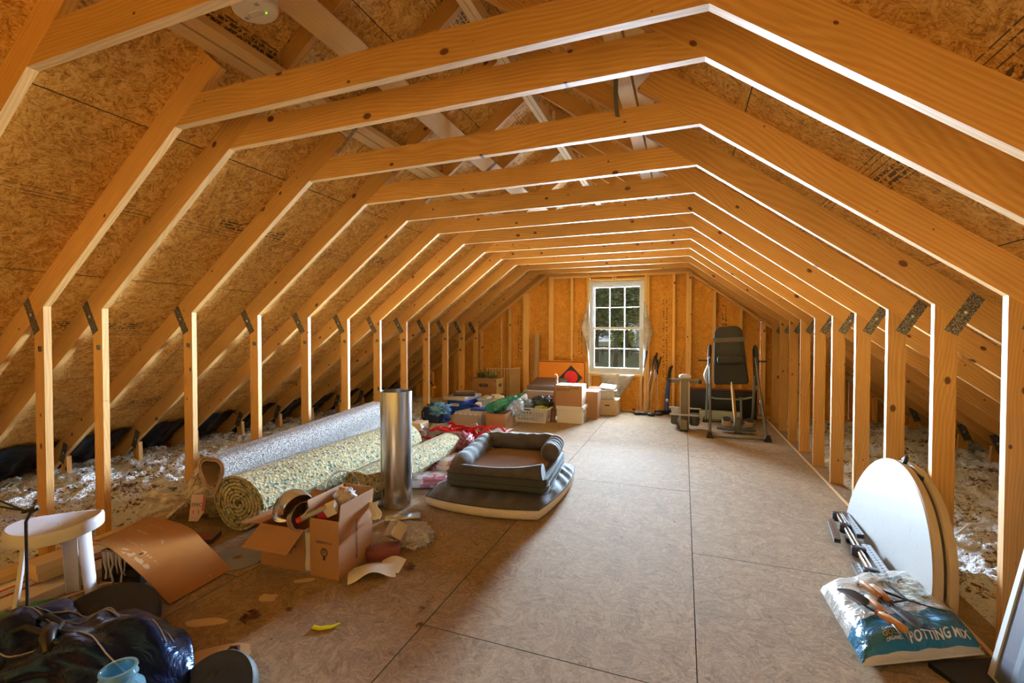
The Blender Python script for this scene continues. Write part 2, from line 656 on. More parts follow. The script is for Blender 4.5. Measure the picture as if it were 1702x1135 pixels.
# ---- purlins along the ridge line
for nm, x0, z0, w, h, lab in (('purlin', -2.215, 2.78, .085, .038, 'pale board under the left cap rafters, outer one of the pair'),
                              ('purlin', -2.115, 2.78, .085, .038, 'pale board under the left cap rafters, inner one of the pair'),
                              ('purlin', -.365, 2.78, .085, .038, 'pale board under the right cap rafters, inner one of the pair'),
                              ('purlin', -.265, 2.78, .085, .038, 'pale board under the right cap rafters, outer one of the pair'),
                              ('ridge_board', -1.245, 3.31, .038, .085, 'left one of the two pale boards nailed along under the roof ridge'),
                              ('ridge_board', -1.203, 3.31, .038, .085, 'right one of the two pale boards nailed along under the roof ridge')):
    o = MB().box((-3.6, -w / 2, 0), (3.7, w / 2, h)).build(nm, PINE_PALE, None, M=T(x0 + w / 2, 4.7, z0, rz=pi / 2))
    tag(o, lab, 'roof board', 'boards running along the roof')
# wide brace slung under the left cap rafters
xb_, zb_ = -1.745, 2.975
o = MB().box((-3.6, -.07, -.019), (3.7, .07, .019)).build('roof_brace', PINE_PALE, None, M=T(xb_, 4.7, zb_, rz=pi / 2) @ Matrix.Rotation(-ang, 4, 'X'))
tag(o, 'wide pale brace board running flat along the underside of the left upper rafters', 'brace')

# ---- roof boards
JX = [0.175 - .0, .98, .98]
slope_len = lambda x0, x1: (x1 - x0) / cos(ang)
edges = [-6.15, -5.655, -4.676, -3.673, -2.703, -1.723, XM]
for sd, nm, lab in ((-1, 'ceiling_left', 'left slope of strand board roof sheathing'), (1, 'ceiling_right', 'right slope of strand board roof sheathing')):
    roof = thing(nm, lab, None, kind='structure')
    for k in range(len(edges) - 1):
        xa_, xb_2 = edges[k], edges[k + 1]
        ys = [-1.0, 1.65 + (k % 2) * 1.22 - 1.22, 0, 0, 0, 0]
        ys = [-1.0] + [v for v in [0.44 + (k % 2) * 1.2192 + 2.4384 * q for q in range(4)] if v < 8.4] + [8.62]
        for y0, y1 in zip(ys[:-1], ys[1:]):
            if sd < 0:
                xc = (xa_ + xb_2) / 2
            else:
                xc = 2 * XM - (xa_ + xb_2) / 2
            Ls = slope_len(xa_, xb_2)
            yc = (y0 + y1) / 2
            hx, hy = (y1 - y0) / 2 - .002, Ls / 2 - .0025
            m = MB()
            m.cur = 1
            m.box((-hx, -hy, .001), (hx, hy, .011))
            m.cur = 0
            m.add([(-hx, -hy, 0), (-hx, hy, 0), (hx, hy, 0), (hx, -hy, 0)], [(0, 1, 2, 3)])
            R = Matrix.Translation((xc, yc, zo(xc, sd))) @ Matrix.Rotation(sd * ang, 4, 'Y') @ Matrix.Rotation(pi / 2, 4, 'Z')
            m.build('roof_board', [OSB_ROOF, TEAL], roof, fix=False, M=R)
    m = MB()
    x0, x1 = (-6.3, XM) if sd < 0 else (XM, 2 * XM + 6.3)
    m.add([(x0, -1, zo(x0, sd) + .016), (x1, -1, zo(x1, sd) + .016), (x1, 8.62, zo(x1, sd) + .016), (x0, 8.62, zo(x0, sd) + .016)], [(0, 1, 2, 3)])
    m.build('roof_felt', plain('roof_felt', (.02, .035, .033), .9), roof)

# ---- gable wall
wb = thing('wall_back', 'gable wall of strand board and pine studs around the window', None, kind='structure')
# window opening
WX0, WX1, WZ0, WZ1 = -1.622, -0.650, 0.655, 2.325


def top_at(x):
    return min(2.405, (zi(x, -1) if x < XM else zi(x, 1)) - .06)


def gable_panel(x0, x1, z0, z1f):
    cx = (x0 + x1) / 2
    m = MB()
    zt0, zt1 = z1f(x0), z1f(x1)
    m.prism([(x0 - cx, z0 - 1), (x1 - cx, z0 - 1), (x1 - cx, zt1 - 1), (x0 - cx, zt0 - 1)], 0, .012, 2)
    m.build('wall_board', OSB_WALL, wb, M=T(cx, GY + .101, 1, rx=pi / 2))


ztop = lambda x: (zo(x, -1) if x < XM else zo(x, 1)) + .02
for a, b in ((-6.0, -4.6), (-4.599, -3.38), (-3.379, -2.32), (-2.319, WX0)):
    gable_panel(a, b, -.3, ztop)
for a, b in ((WX1, .10), (.101, 1.18), (1.181, 2.40), (2.401, 3.6)):
    gable_panel(a, b, -.3, ztop)
gable_panel(WX0 + .002, XM, WZ1, ztop)
gable_panel(XM + .002, WX1 - .002, WZ1, ztop)
gable_panel(WX0 + .002, WX1 - .002, -.3, lambda x: WZ0)


def gstud(x0, x1, z0=0.038, z1=None):
    z1 = top_at((x0 + x1) / 2) if z1 is None else z1
    cx = (x0 + x1) / 2
    h = z1 - z0
    m = MB().box((-h / 2, -.045, -(x1 - x0) / 2), (h / 2, .044, (x1 - x0) / 2))
    m.build('gable_stud', PINE_WALL, wb, M=T(cx, GY + .045, z0 + h / 2, ry=pi / 2))


for x0, x1 in ((-5.30, -5.26), (-4.95, -4.91), (-4.40, -4.36), (-3.82, -3.78), (-3.20, -3.145), (-2.905, -2.785), (-2.385, -2.345), (-2.342, -2.30), (-1.965, -1.925), (-1.872, -1.83),
               (-1.668, -1.626), (-.645, -.605), (-.602, -.562), (-.40, -.36), (-.18, -.14), (.040, .080), (.083, .123), (.453, .505), (.865, .905), (1.20, 1.243), (1.70, 1.74), (2.2, 2.24), (2.7, 2.74)):
    if x0 in (-1.872, -.40, -2.905):
        continue
    gstud(x0, x1)
gstud(-2.90, -2.785)
for x0 in (-1.17,):
    gstud(x0, x0 + .038, WZ1 + .05, 2.405)
gstud(-1.61, -1.57, .038, WZ0 - .04)
gstud(-.72, -.68, .038, WZ0 - .04)


def hplate(name, x0, x1, z0, z1, y0=GY, y1=GY + .089):
    MB().box((-(x1 - x0) / 2, 0, z0), ((x1 - x0) / 2, y1 - y0, z1)).build(name, PINE_WALL, wb, M=T((x0 + x1) / 2, y0, 0))


hplate('bottom_plate', -5.9, 3.5, 0, .038)
hplate('top_plate', -2.39, .12, 2.405, 2.445)
hplate('window_header', -1.625, -.648, WZ1 + .012, WZ1 + .05)
hplate('sill_plate', -1.625, -.648, WZ0 - .04, WZ0 - .002)
for sd in (-1, 1):
    xs = (-5.9, -2.37) if sd < 0 else (.10, 3.45)
    a = [(xs[0], zi(xs[0], sd) - .055), (xs[1], zi(xs[1], sd) - .055), (xs[1], zi(xs[1], sd) - .012), (xs[0], zi(xs[0], sd) - .012)]
    member('sloped_plate', a, GY - .002, GY + .088, -sd * ang, PINE_WALL, wb)
# gable truss above (bottom chord and rafters)
gt = thing('gable_truss', 'pine truss standing on top of the gable wall plates', 'roof truss', (0, 0, 0))
member('bottom_chord', [(-2.50, 2.446), (.09, 2.446), (.09, 2.57), (-2.50, 2.57)], GY, GY + TH, 0, PINE, gt)
for sd in (-1, 1):
    xs = (-5.98, XM) if sd < 0 else (XM, 3.55)
    member('rafter', [(xs[0], zi(xs[0], sd)), (xs[1], zi(xs[1], sd)), (xs[1], zo(xs[1], sd)), (xs[0], zo(xs[0], sd))], GY + .04, GY + .078, -sd * ang, PINE, gt)
# mill stamps printed up the wall boards between the studs
INK = plain('black_ink', (.02, .015, .012), .7)


def stampcol(x, z0, z1, seed):
    r = random.Random(seed)
    m = MB()
    for c in (-.024, .024):
        z = z0
        while z < z1:
            h = r.uniform(.016, .045)
            if r.random() < .82:
                w = r.uniform(.006, .013)
                o = r.uniform(-.006, .006)
                m.box((x + c + o - w, GY + .0872, z), (x + c + o + w, GY + .0885, z + h * .45))
                if r.random() < .6:
                    m.box((x + c + o - w, GY + .0872, z), (x + c + o - w + .004, GY + .0885, z + h))
            z += h + r.uniform(.003, .018)
    o = m.build('mill_stamp', INK, wb)


stampcol(-1.80, .95, 1.62, 1)
stampcol(-.30, .55, 1.95, 2)
stampcol(.64, 1.35, 1.85, 3)
stampcol(-3.0, .9, 1.7, 4)

# ---- window
WHT = plain('white_vinyl', (.60, .61, .60), .35, var=.03)
wn = thing('window_1', 'white vinyl double-hung window with twelve panes in the gable wall', None, (-1.136, GY + .05, 0), kind='structure')
gl = NT('window_glass')
gl.n.remove(gl.b)
trp = gl.n.new('ShaderNodeBsdfTransparent')
gls = gl.n.new('ShaderNodeBsdfGlossy')
gls.inputs['Roughness'].default_value = .02
mx = gl.n.new('ShaderNodeMixShader')
fr = gl.n.new('ShaderNodeFresnel')
gl.L(gl.math('MULTIPLY', fr.outputs[0], .6), mx.inputs[0])
gl.L(trp.outputs[0], mx.inputs[1])
gl.L(gls.outputs[0], mx.inputs[2])
gl.L(mx.outputs[0], gl.out.inputs[0])
GLASS = gl.m
hw = (WX1 - WX0) / 2


def frame(name, x0, x1, z0, z1, w, y0, y1, parent, wb_=None):
    m = MB()
    wb_ = wb_ or w
    m.box((x0, y0, z0), (x0 + w, y1, z1))
    m.box((x1 - w, y0, z0), (x1, y1, z1))
    m.box((x0 + w, y0, z1 - w), (x1 - w, y1, z1))
    m.box((x0 + w, y0, z0), (x1 - w, y1, z0 + wb_))
    return m.build(name, WHT, parent)


frame('jamb', -hw, hw, WZ0, WZ1, .028, -.015, .08, wn)
frame('outer_frame', -hw + .028, hw - .028, WZ0 + .028, WZ1 - .028, .035, .01, .08, wn)
MB().box((-hw - .01, -.03, WZ0 - .012), (hw + .01, .03, WZ0 + .006)).build('window_stool', WHT, wn)
px0, px1 = -.398, .398
for nm, z0, z1, yy in (('sash', 1.455, WZ1 - .062, .045), ('sash', WZ0 + .062, 1.49, .018)):
    sa = frame(nm, px0 - .04, px1 + .04, z0, z1, .040, yy, yy + .025, wn, .045)
    gx0, gx1, gz0, gz1 = px0, px1, z0 + .045, z1 - .04
    for a in (1, 2):
        xx = gx0 + (gx1 - gx0) * a / 3
        MB().box((xx - .009, yy + .006, gz0), (xx + .009, yy + .018, gz1)).build('muntin', WHT, sa)
    zm = (gz0 + gz1) / 2
    for c in range(3):
        xa2, xb2 = gx0 + (gx1 - gx0) * c / 3, gx0 + (gx1 - gx0) * (c + 1) / 3
        MB().box((xa2 + .009, yy + .007, zm - .008), (xb2 - .009, yy + .017, zm + .008)).build('muntin', WHT, sa)
        for za, zb2 in ((gz0, zm), (zm, gz1)):
            MB().add([(xa2, yy + .012, za), (xb2, yy + .012, za), (xb2, yy + .012, zb2), (xa2, yy + .012, zb2)], [(0, 1, 2, 3)]).build('pane', GLASS, sa)
# ---- the other gable wall, behind the camera
wf = thing('wall_front', 'gable wall of strand board behind the camera', None, kind='structure')
m = MB()
m.prism([(-6.2, -.3), (3.8, -.3), (3.8, zo(3.8, 1) + .1), (XM, zo(XM, 1) + .1), (-6.2, zo(-6.2, -1) + .1)], -1.02, -1.0, 1)
m.build('wall_board', OSB_WALL, wf)
# ============================================================ insulation and eaves
ins = NT('blown_insulation')
v = ins.tc.outputs['Object']
n1 = ins.noise(v, 34, 3, .7).outputs[0]
n2 = ins.noise(v, 2.6, 3).outputs[0]
n3 = ins.noise(ins.vmath('MULTIPLY', v, (1.0, .45, 1)), 9.0, 4).outputs[0]
f_ = ins.math('ADD', ins.math('MULTIPLY', n1, .9), ins.math('ADD', ins.math('MULTIPLY', n3, .6), ins.math('MULTIPLY', n2, .35)))
ins.color(ins.ramp(f_, [(.77, (.17, .085, .04)), (.84, (.55, .44, .33)), (.88, (.95, .95, .95))]))  # brown stands for bare spots and for shade painted between the tufts
ins.rough(.95)
ins.bump(n1, 1.0, .05)
INS = ins.m


def insulation(x0, x1, label):
    m = MB()
    nx, ny = int(abs(x1 - x0) / .018), 430
    y0, y1 = .2, GY + .09

    def fn(u, w):
        x, y = x0 + (x1 - x0) * u, y0 + (y1 - y0) * w
        z = .045 * fbm(x * 2.2, y * 2.2) + .034 * fbm(x * 12, y * 10, 3) + .030 * abs(mn.noise(Vector((x * 30, y * 26, 9))))
        e = min(1, abs(x - x0) / .35)
        return (x, y, -.045 + z * (.4 + .6 * e) + .06 * e)
    m.grid(fn, nx, ny)
    o = m.build('insulation', INS, None, True)
    tag(o, label, 'insulation', kind='stuff')


insulation(-3.69, -5.98, 'fluffy white blown insulation with brown bare and shaded patches behind the left wall studs')
insulation(1.385, 3.55, 'fluffy white blown insulation with brown bare and shaded patches behind the right wall studs')
tag(MB().box((-6.4, -1, -.20), (-3.6, 8.6, -.19)).box((1.3, -1, -.20), (4.0, 8.6, -.19)).build('ceiling_drywall', plain('drywall_back', (.35, .3, .25), .9)), 'drywall under the attic insulation', None, None, 'structure')
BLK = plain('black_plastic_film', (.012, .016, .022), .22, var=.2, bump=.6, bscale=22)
EAVES = {-1: bpy.data.objects['ceiling_left'], 1: bpy.data.objects['ceiling_right']}
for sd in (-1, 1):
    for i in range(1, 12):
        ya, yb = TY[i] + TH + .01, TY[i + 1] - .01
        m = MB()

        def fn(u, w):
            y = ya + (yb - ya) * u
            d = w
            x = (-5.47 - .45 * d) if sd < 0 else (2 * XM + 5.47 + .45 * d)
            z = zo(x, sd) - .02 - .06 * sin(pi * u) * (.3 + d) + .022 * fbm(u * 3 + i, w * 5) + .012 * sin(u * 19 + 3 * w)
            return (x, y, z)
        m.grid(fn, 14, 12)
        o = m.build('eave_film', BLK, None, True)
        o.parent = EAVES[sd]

# ============================================================ outdoors
GZ = -1.6
GRASS = plain('lawn', (.22, .21, .09), .95, var=.35, scale=.6)
tag(MB().box((-90, 12, GZ - .1), (90, 160, GZ)).build('ground', GRASS), 'lawn and leaf litter beyond the window', None, None, 'structure')
LEAF = [plain('leaf_dark', (.13, .155, .075), .8, var=.4, scale=3), plain('leaf_mid', (.30, .29, .10), .8, var=.4, scale=3), plain('leaf_lime', (.40, .50, .05), .8, var=.3, scale=3)]
BARK = plain('bark', (.10, .08, .06), .9, var=.3)


def tree(x, y, h, r, trunk, leafi, n, label, seed, name='tree'):
    rn = random.Random(seed)
    t = thing(name, label, 'tree', (x, y, GZ), 0, None)
    m = MB()
    if trunk:
        pts = [(0, 0, 0), (.1, 0, h * .3), (-.1, .1, h * .6), (.1, 0, h * .92)]
        m.tube(pts, [trunk, trunk * .8, trunk * .55, trunk * .2], 7)
        for k in range(12):
            a = rn.uniform(0, 6.28)
            z = h * rn.uniform(.3, .85)
            L = r * rn.uniform(.5, .9)
            m.tube([(0, 0, z), (L * .5 * cos(a), L * .5 * sin(a), z + L * .3), (L * cos(a), L * sin(a), z + L * .75)], [trunk * .3, trunk * .16, trunk * .05], 5)
        m.build('trunk', BARK, t)
    f = MB()
    for k in range(n):
        a, b_ = rn.uniform(0, 6.28), rn.uniform(-1, 1)
        q = rn.uniform(.35, 1) ** .6
        lump = 1 + .35 * sin(3 * a + seed) * cos(4 * b_)
        c = Vector((r * q * lump * sqrt(1 - b_ * b_) * cos(a), r * q * lump * sqrt(1 - b_ * b_) * sin(a), h * .60 + h * .40 * q * b_))
        s_ = rn.uniform(.10, .26)
        R = Matrix.Rotation(rn.uniform(0, 6.28), 3, 'Z') @ Matrix.Rotation(rn.uniform(-1, 1), 3, 'X')
        P = [c + R @ Vector(p) for p in ((-s_, 0, 0), (0, -s_ * .5, 0), (s_, 0, 0), (0, s_ * .5, 0))]
        f.add(P, [(0, 1, 2, 3)])
    fo = f.build('foliage', LEAF[leafi], t, fix=False)
    fo['kind'] = 'stuff'


tree(-8.2, 46, 13, 2.8, .24, 0, 9000, 'dark leafy tree filling the left panes of the window', 1)
tree(-5.6, 41, 12.5, 2.4, .20, 0, 7000, 'dense dark tree behind the middle column of window panes', 2)
tree(-6.6, 57, 16, 4.2, .34, 1, 11000, 'taller olive green tree standing farther back behind the middle panes', 3)
tree(-3.9, 50, 13, 2.2, .18, 1, 3200, 'thin sparse tree at the right column of window panes', 4)
tree(-12.6, 62, 15, 4.6, .35, 1, 9000, 'broad olive tree at the left edge of the window view', 5)
tree(-8.4, 69, 3.8, 1.9, 0, 2, 2600, 'bright lime green bush low in the middle of the window', 6, 'bush')
tree(-7.1, 62, 1.9, .55, 0, 0, 1200, 'small dark evergreen bush on the lawn', 7, 'bush')
tree(-13.5, 78, 9, 5, 0, 0, 6000, 'far dark hedge behind the lawn at the left of the window view', 8, 'bush')
tree(-5.0, 92, 11, 5, 0, 1, 7000, 'far olive hedge behind the house corner', 9, 'bush')
hs = thing('house', 'white clapboard house corner seen past the trees through the window', 'house', (-3.6, 72, GZ))
for k in range(22):
    MB().box((-3.2, 0, k * .28), (6, .05, k * .28 + .26)).build('siding', plain('white_siding', (.62, .66, .70), .6), hs)
MB().box((-3.1, .06, 0), (6, 6, 6.2)).build('wall', plain('house_core', (.4, .42, .45), .7), hs)
MB().prism([(-3.6, 6.2), (6.4, 6.2), (6.4, 6.4), (1.4, 9.0), (-3.6, 6.4)], -.3, 6.3, 1).build('roof', plain('shingles', (.12, .12, .13), .9), hs)
fe = thing('fence', 'low weathered wooden fence across the lawn', 'fence', (-17, 64, GZ))
for k in range(12):
    MB().box((k * 1.3 - .06, -.06, 0), (k * 1.3 + .06, .06, 1.2)).build('post', BARK, fe)
for z in (.45, 1.0):
    MB().box((0, -.03, z), (14.3, .03, z + .14)).build('rail', BARK, fe)
# ============================================================ shared materials for the stored things
CARD = plain('cardboard', (.40, .20, .085), .8, var=.08, scale=5)
CARD_D = plain('cardboard_inside', (.36, .17, .07), .85, var=.06)
CARD_L = plain('pale_cardboard', (.62, .47, .30), .8, var=.06)
CARD_W = plain('white_cardboard', (.78, .74, .66), .75, var=.05)
INKB = plain('print_ink', (.03, .02, .02), .7)
BLACK = plain('black_plastic', (.012, .012, .014), .55, var=.15)
RUBBER = plain('black_rubber', (.014, .014, .016), .62, var=.2, bump=.25, bscale=140)
WPLAS = plain('white_plastic', (.56, .53, .56), .42, var=.03)
GALV = plain('galvanised_steel', (.66, .66, .66), .24, 1.0, var=.10, scale=4)
CHROME = plain('chrome', (.8, .8, .8), .12, 1.0, var=.03)
GREY = plain('grey_paint', (.30, .30, .29), .45, var=.08)
PAPER = plain('paper', (.80, .77, .72), .8, var=.04)
REDP = plain('red_print', (.55, .02, .03), .5)
WOODH = plain('handle_wood', (.55, .27, .09), .4, var=.15, scale=20)


def clear_film(name, col=(.9, .9, .9), alpha=.35, rough=.12, wr=30):
    t = NT(name)
    v = t.tc.outputs['Object']
    n_ = t.noise(v, wr, 4, .7).outputs[0]
    t.color(col)
    t.rough(rough)
    t.put(t.b.inputs['Alpha'], t.ramp(n_, [(.35, alpha * .55), (.65, min(1, alpha * 1.5))]))
    t.b.inputs['Specular IOR Level'].default_value = .8
    t.bump(n_, .8, .02)
    return t.m


CLEAR = clear_film('clear_bag_film')
POLY = clear_film('milky_poly_film', (.62, .57, .50), .75, .4, 2.5)
KRAFTBAG = clear_film('wrap_film', (.62, .52, .44), .55, .2, 18)


def spiral(cx, cz, r0, turns, th, gap=.25, n=22, shape=lambda a: 1.0, tail=None):
    """closed ribbon outline (x,z) of a sheet rolled up"""
    N = int(turns * n)
    A, B = [], []
    for i in range(N + 1):
        a = 2 * pi * i / n
        r = r0 - th * (1 + gap) * i / n
        if r < th:
            break
        k = shape(a)
        A.append((cx + r * k * cos(a), cz + r * k * sin(a)))
        B.append((cx + (r - th) * k * cos(a), cz + (r - th) * k * sin(a)))
    if tail:
        A = tail[0] + A
        B = tail[1] + B
    return A, B


def ribbon(m, A, B, P0, P1, nseg=1, sag=None):
    """sweep a ribbon outline from frame point P0 to P1 (profile in x-z, shifted)"""
    P0, P1 = Vector(P0), Vector(P1)
    vs, fs = [], []
    n = len(A)
    for s in range(nseg + 1):
        t = s / nseg
        c = P0.lerp(P1, t)
        for q in A:
            w = fbm(q[0] * 6, t * 6, q[1] * 6) * .006 if 0 < s < nseg else 0
            vs.append((c.x + q[0] + w, c.y, c.z + q[1] + w))
        for q in B:
            vs.append((c.x + q[0], c.y, c.z + q[1]))
    k = 2 * n
    for s in range(nseg):
        o, p = s * k, (s + 1) * k
        for i in range(n - 1):
            fs.append((o + i, o + i + 1, p + i + 1, p + i))
            fs.append((o + n + i + 1, o + n + i, p + n + i, p + n + i + 1))
        fs.append((o + n, o, p, p + n))
        fs.append((o + n - 1, o + 2 * n - 1, p + 2 * n - 1, p + n - 1))
    for i in range(n - 1):
        fs.append((i + 1, i, n + i, n + i + 1))
        o = nseg * k
        fs.append((o + i, o + i + 1, o + n + i + 1, o + n + i))
    m.add(vs, fs)


def blob(m, c, d, seed=0, amp=.08, nu=40, nv=24, p=2.6, M=None, flat=.0, freq=3.0, ridge=0.0):
    """soft pillow-like closed form with wrinkles"""
    def sp(v, e):
        return math.copysign(abs(v) ** e, v)
    e = 2.0 / p
    vs, fs = [], []
    for j in range(nv + 1):
        th = -pi / 2 + pi * j / nv
        for i in range(nu):
            a = 2 * pi * i / nu
            x, y, z = sp(cos(th), e) * sp(cos(a), e), sp(cos(th), e) * sp(sin(a), e), sp(sin(th), e)
            w = fbm(x * freq + seed, y * freq, z * freq + seed)
            if ridge:
                w += ridge * (1 - 2 * abs(mn.noise(Vector((x * freq * 2 + seed, y * freq * 2, z * freq)))) * 2)
            k = 1 + amp * w
            z2 = z * k
            if flat and z2 < -1 + flat:
                z2 = -1 + flat
            vs.append((c[0] + x * k * d[0] / 2, c[1] + y * k * d[1] / 2, c[2] + z2 * d[2] / 2))
    for j in range(nv):
        for i in range(nu):
            fs.append((j * nu + i, j * nu + (i + 1) % nu, (j + 1) * nu + (i + 1) % nu, (j + 1) * nu + i))
    return m.add(vs, fs, M)


def carton(name, label, w, d, h, loc, rz=0, flaps=None, open_=False, mat=None, cat='box', group=None, tape=False, inside=None, rx=0, lid=None):
    """cardboard box; base centre at loc; flaps: {side: (angle, length)}"""
    mat = mat or CARD
    inside = inside or CARD_D
    t = thing(name, label, cat, loc, rz, group)
    if rx:
        t.rotation_euler = (rx, 0, rz)
    th = .004
    m = MB()
    if open_:
        m.box((-w / 2, -d / 2, 0), (w / 2, d / 2, th))
        m.box((-w / 2, -d / 2, th), (-w / 2 + th, d / 2, h))
        m.box((w / 2 - th, -d / 2, th), (w / 2, d / 2, h))
        m.box((-w / 2 + th, -d / 2, th), (w / 2 - th, -d / 2 + th, h))
        m.box((-w / 2 + th, d / 2 - th, th), (w / 2 - th, d / 2, h))
    else:
        m.rbox((0, 0, h / 2), (w, d, h), .004, 2)
    m.build('carton_body', mat, t)
    for sd, (a, L) in (flaps or {}).items():
        horiz = sd in ('front', 'back')
        W_ = w if horiz else d
        f = MB().box((-W_ / 2 + .003, 0, -th / 2), (W_ / 2 - .003, L, th / 2))
        rz_ = {'front': pi, 'back': 0, 'left': pi / 2, 'right': -pi / 2}[sd]
        px = {'front': (0, -d / 2), 'back': (0, d / 2), 'left': (-w / 2, 0), 'right': (w / 2, 0)}[sd]
        f.build('flap', mat, t, M=T(px[0], px[1], h) @ Matrix.Rotation(rz_, 4, 'Z') @ Matrix.Rotation(radians(a), 4, 'X'))
    if tape:
        MB().box((-.028, -d / 2 - .0005, h - .05), (.028, d / 2 + .0005, h + .0006)).build('packing_tape', plain('brown_tape', (.42, .30, .20), .25), t)
    return t


# ============================================================ left foreground
# ---- white bath stool
st = thing('stool', 'white plastic three-legged bath stool with dished seat beside the lumber pile', 'stool', (-2.925, 1.345, 0), 0)
m = MB()
NU, NR = 40, 12


def seat_pt(a, r, under=0):
    # rounded-triangle dished top, high at the right and left rims
    R = .178 * (1 + .10 * cos(3 * (a - pi / 2)))
    x, y = R * r * cos(a) * 1.03, R * r * sin(a) * .88
    x, y = x * .891 - y * .454, x * .454 + y * .891
    z = .435 + .035 * (r ** 2) * (.4 + .6 * cos(2 * a) * .8 + .35 * cos(a)) - .012 * (1 - r)
    return (x, y, z)


top = [[seat_pt(2 * pi * i / NU, j / NR) for i in range(NU)] for j in range(1, NR + 1)]
vs = [seat_pt(0, 0.0001)] + [p for ring in top for p in ring]
rim = top[-1]
for k, (s_, dz) in enumerate(((1.035, -.006), (1.055, -.020), (1.055, -.058), (1.02, -.060), (1.0, -.030), (.6, -.024))):
    vs += [(p[0] * s_, p[1] * s_, p[2] + dz) for p in rim]
fs = [(0, 1 + i, 1 + (i + 1) % NU) for i in range(NU)]
rings = (len(vs) - 1) // NU
for j in range(rings - 1):
    for i in range(NU):
        fs.append((1 + j * NU + i, 1 + j * NU + (i + 1) % NU, 1 + (j + 1) * NU + (i + 1) % NU, 1 + (j + 1) * NU + i))
m.add(vs, fs)
# drain holes as tiny dark pins
seat = m.build('seat', WPLAS, st, 50)
dh = MB()
for k in (-.02, .02):
    dh.lathe([(0, 0), (.003, 0), (.003, -.004)], (k, 0, .4255), 8)
dh.build('drain_hole', BLACK, seat)
for a in (radians(252), radians(140), radians(18)):
    m = MB()
    ca, sa = cos(a), sin(a)

    def leg(u, v_):
        r = .125 + .045 * (1 - v_) ** 1.3
        wv_ = (u - .5) * (.062 + .010 * v_)
        bulge = .012 * (1 - (2 * u - 1) ** 2)
        return ((r + bulge) * ca - wv_ * sa, (r + bulge) * sa + wv_ * ca, .41 * v_)
    m.grid(leg, 6, 10, thick=.010)
    m.build('leg', WPLAS, st, 40)
# ---- thin black stand
ps = thing('metal_stand', 'thin black metal stand with forked arm and round base in front of the stool', 'stand', (-2.731, 1.136, 0))
MB().tube([(0, 0, .01), (.0, 0, .55), (.01, .01, .585), (.035, .03, .605)], .0065, 8).build('pole', BLACK, ps, 60)
MB().lathe([(0, 0), (.12, 0), (.125, .006), (.11, .012), (.015, .016), (0, .018)], n=28).build('base', BLACK, ps, 40)
MB().tube([(.030, .025, .608), (-.02, 0, .59)], [.011, .008], 8).build('joint', BLACK, ps, 60)
for dz in (0, .035):
    MB().tube([(.0, 0, .597), (-.22, -.02, .60 + dz), (-.40, -.04, .60 + 2.2 * dz)], .004, 6).build('arm', BLACK, ps, 60)

# ---- lumber and trim boards along the left wall
TRIMW = plain('primed_trim', (.74, .62, .48), .6, var=.05)
boards = [
    # x, y0, y1, z, w, h, material, label
    (-3.46, 0.6, 2.10, 0, .14, .045, TRIMW, 'cream trim board at the bottom of the lumber pile behind the stool'),
    (-3.30, 0.55, 1.95, 0, .15, .075, CARD_W, 'long carton of trim with a red printed band behind the stool'),
    (-3.14, 0.65, 1.85, 0, .13, .05, TRIMW, 'pale board on the floor nearest the stool legs'),
    (-3.43, 0.7, 1.75, .047, .10, .035, PINE_PALE, 'thin pale pine strip lying on the lumber pile'),
    (-3.50, 0.9, 2.7, .05, .06, .03, PINE_PALE, 'long pale pine strip nearest the wall studs on the lumber pile'),
]
for x, y0, y1, z, w, h, mt, lab in boards:
    o = MB().box((-(y1 - y0) / 2, -w / 2, 0), ((y1 - y0) / 2, w / 2, h))
    if mt is CARD_W:
        o = o.build('trim_carton', mt, None, M=T(x, (y0 + y1) / 2, z, rz=pi / 2 + .05))
        MB().box((-.70, -w / 2 - .0012, .028), (.70, -w / 2 - .0002, .052)).build('red_band', REDP, o)
        MB().box((-.70, -w / 2 + .004, h), (.70, -w / 2 + .024, h + .0008)).build('red_band', REDP, o)
        text('lettering', 'MOULDING  TRIM  BOARDS', .02, PAPER, o, T(.1, -w / 2 - .0016, .040, rx=pi / 2))
        tag(o, lab, 'carton')
    else:
        o = o.build('board', mt, None, M=T(x, (y0 + y1) / 2, z, rz=pi / 2 + .05))
        tag(o, lab, 'board')
for k, (x, y, z, w, d, h) in enumerate(((-3.20, 1.47, .076, .22, .10, .045), (-3.205, 1.465, .122, .22, .10, .045), (-3.35, 1.36, .083, .24, .08, .03))):
    o = MB().box((-w / 2, -d / 2, 0), (w / 2, d / 2, h)).build('wood_block', PINE_PALE, None, M=T(x, y, z, rz=pi / 2 - .08))
    tag(o, ('lower short pine block on the trim carton behind the stool', 'upper short pine block on the trim carton behind the stool', 'flat pine offcut left of the two stacked blocks')[k], 'wood block')
o = MB().tube([(-3.12, 1.0, .006), (-2.98, 1.55, .006), (-2.95, 1.58, .006), (-2.93, 1.56, .006)], .006, 6).build('bent_strip', PINE_PALE, None, 60)
tag(o, 'thin pale bent strip lying in front of the lumber pile', 'strip')

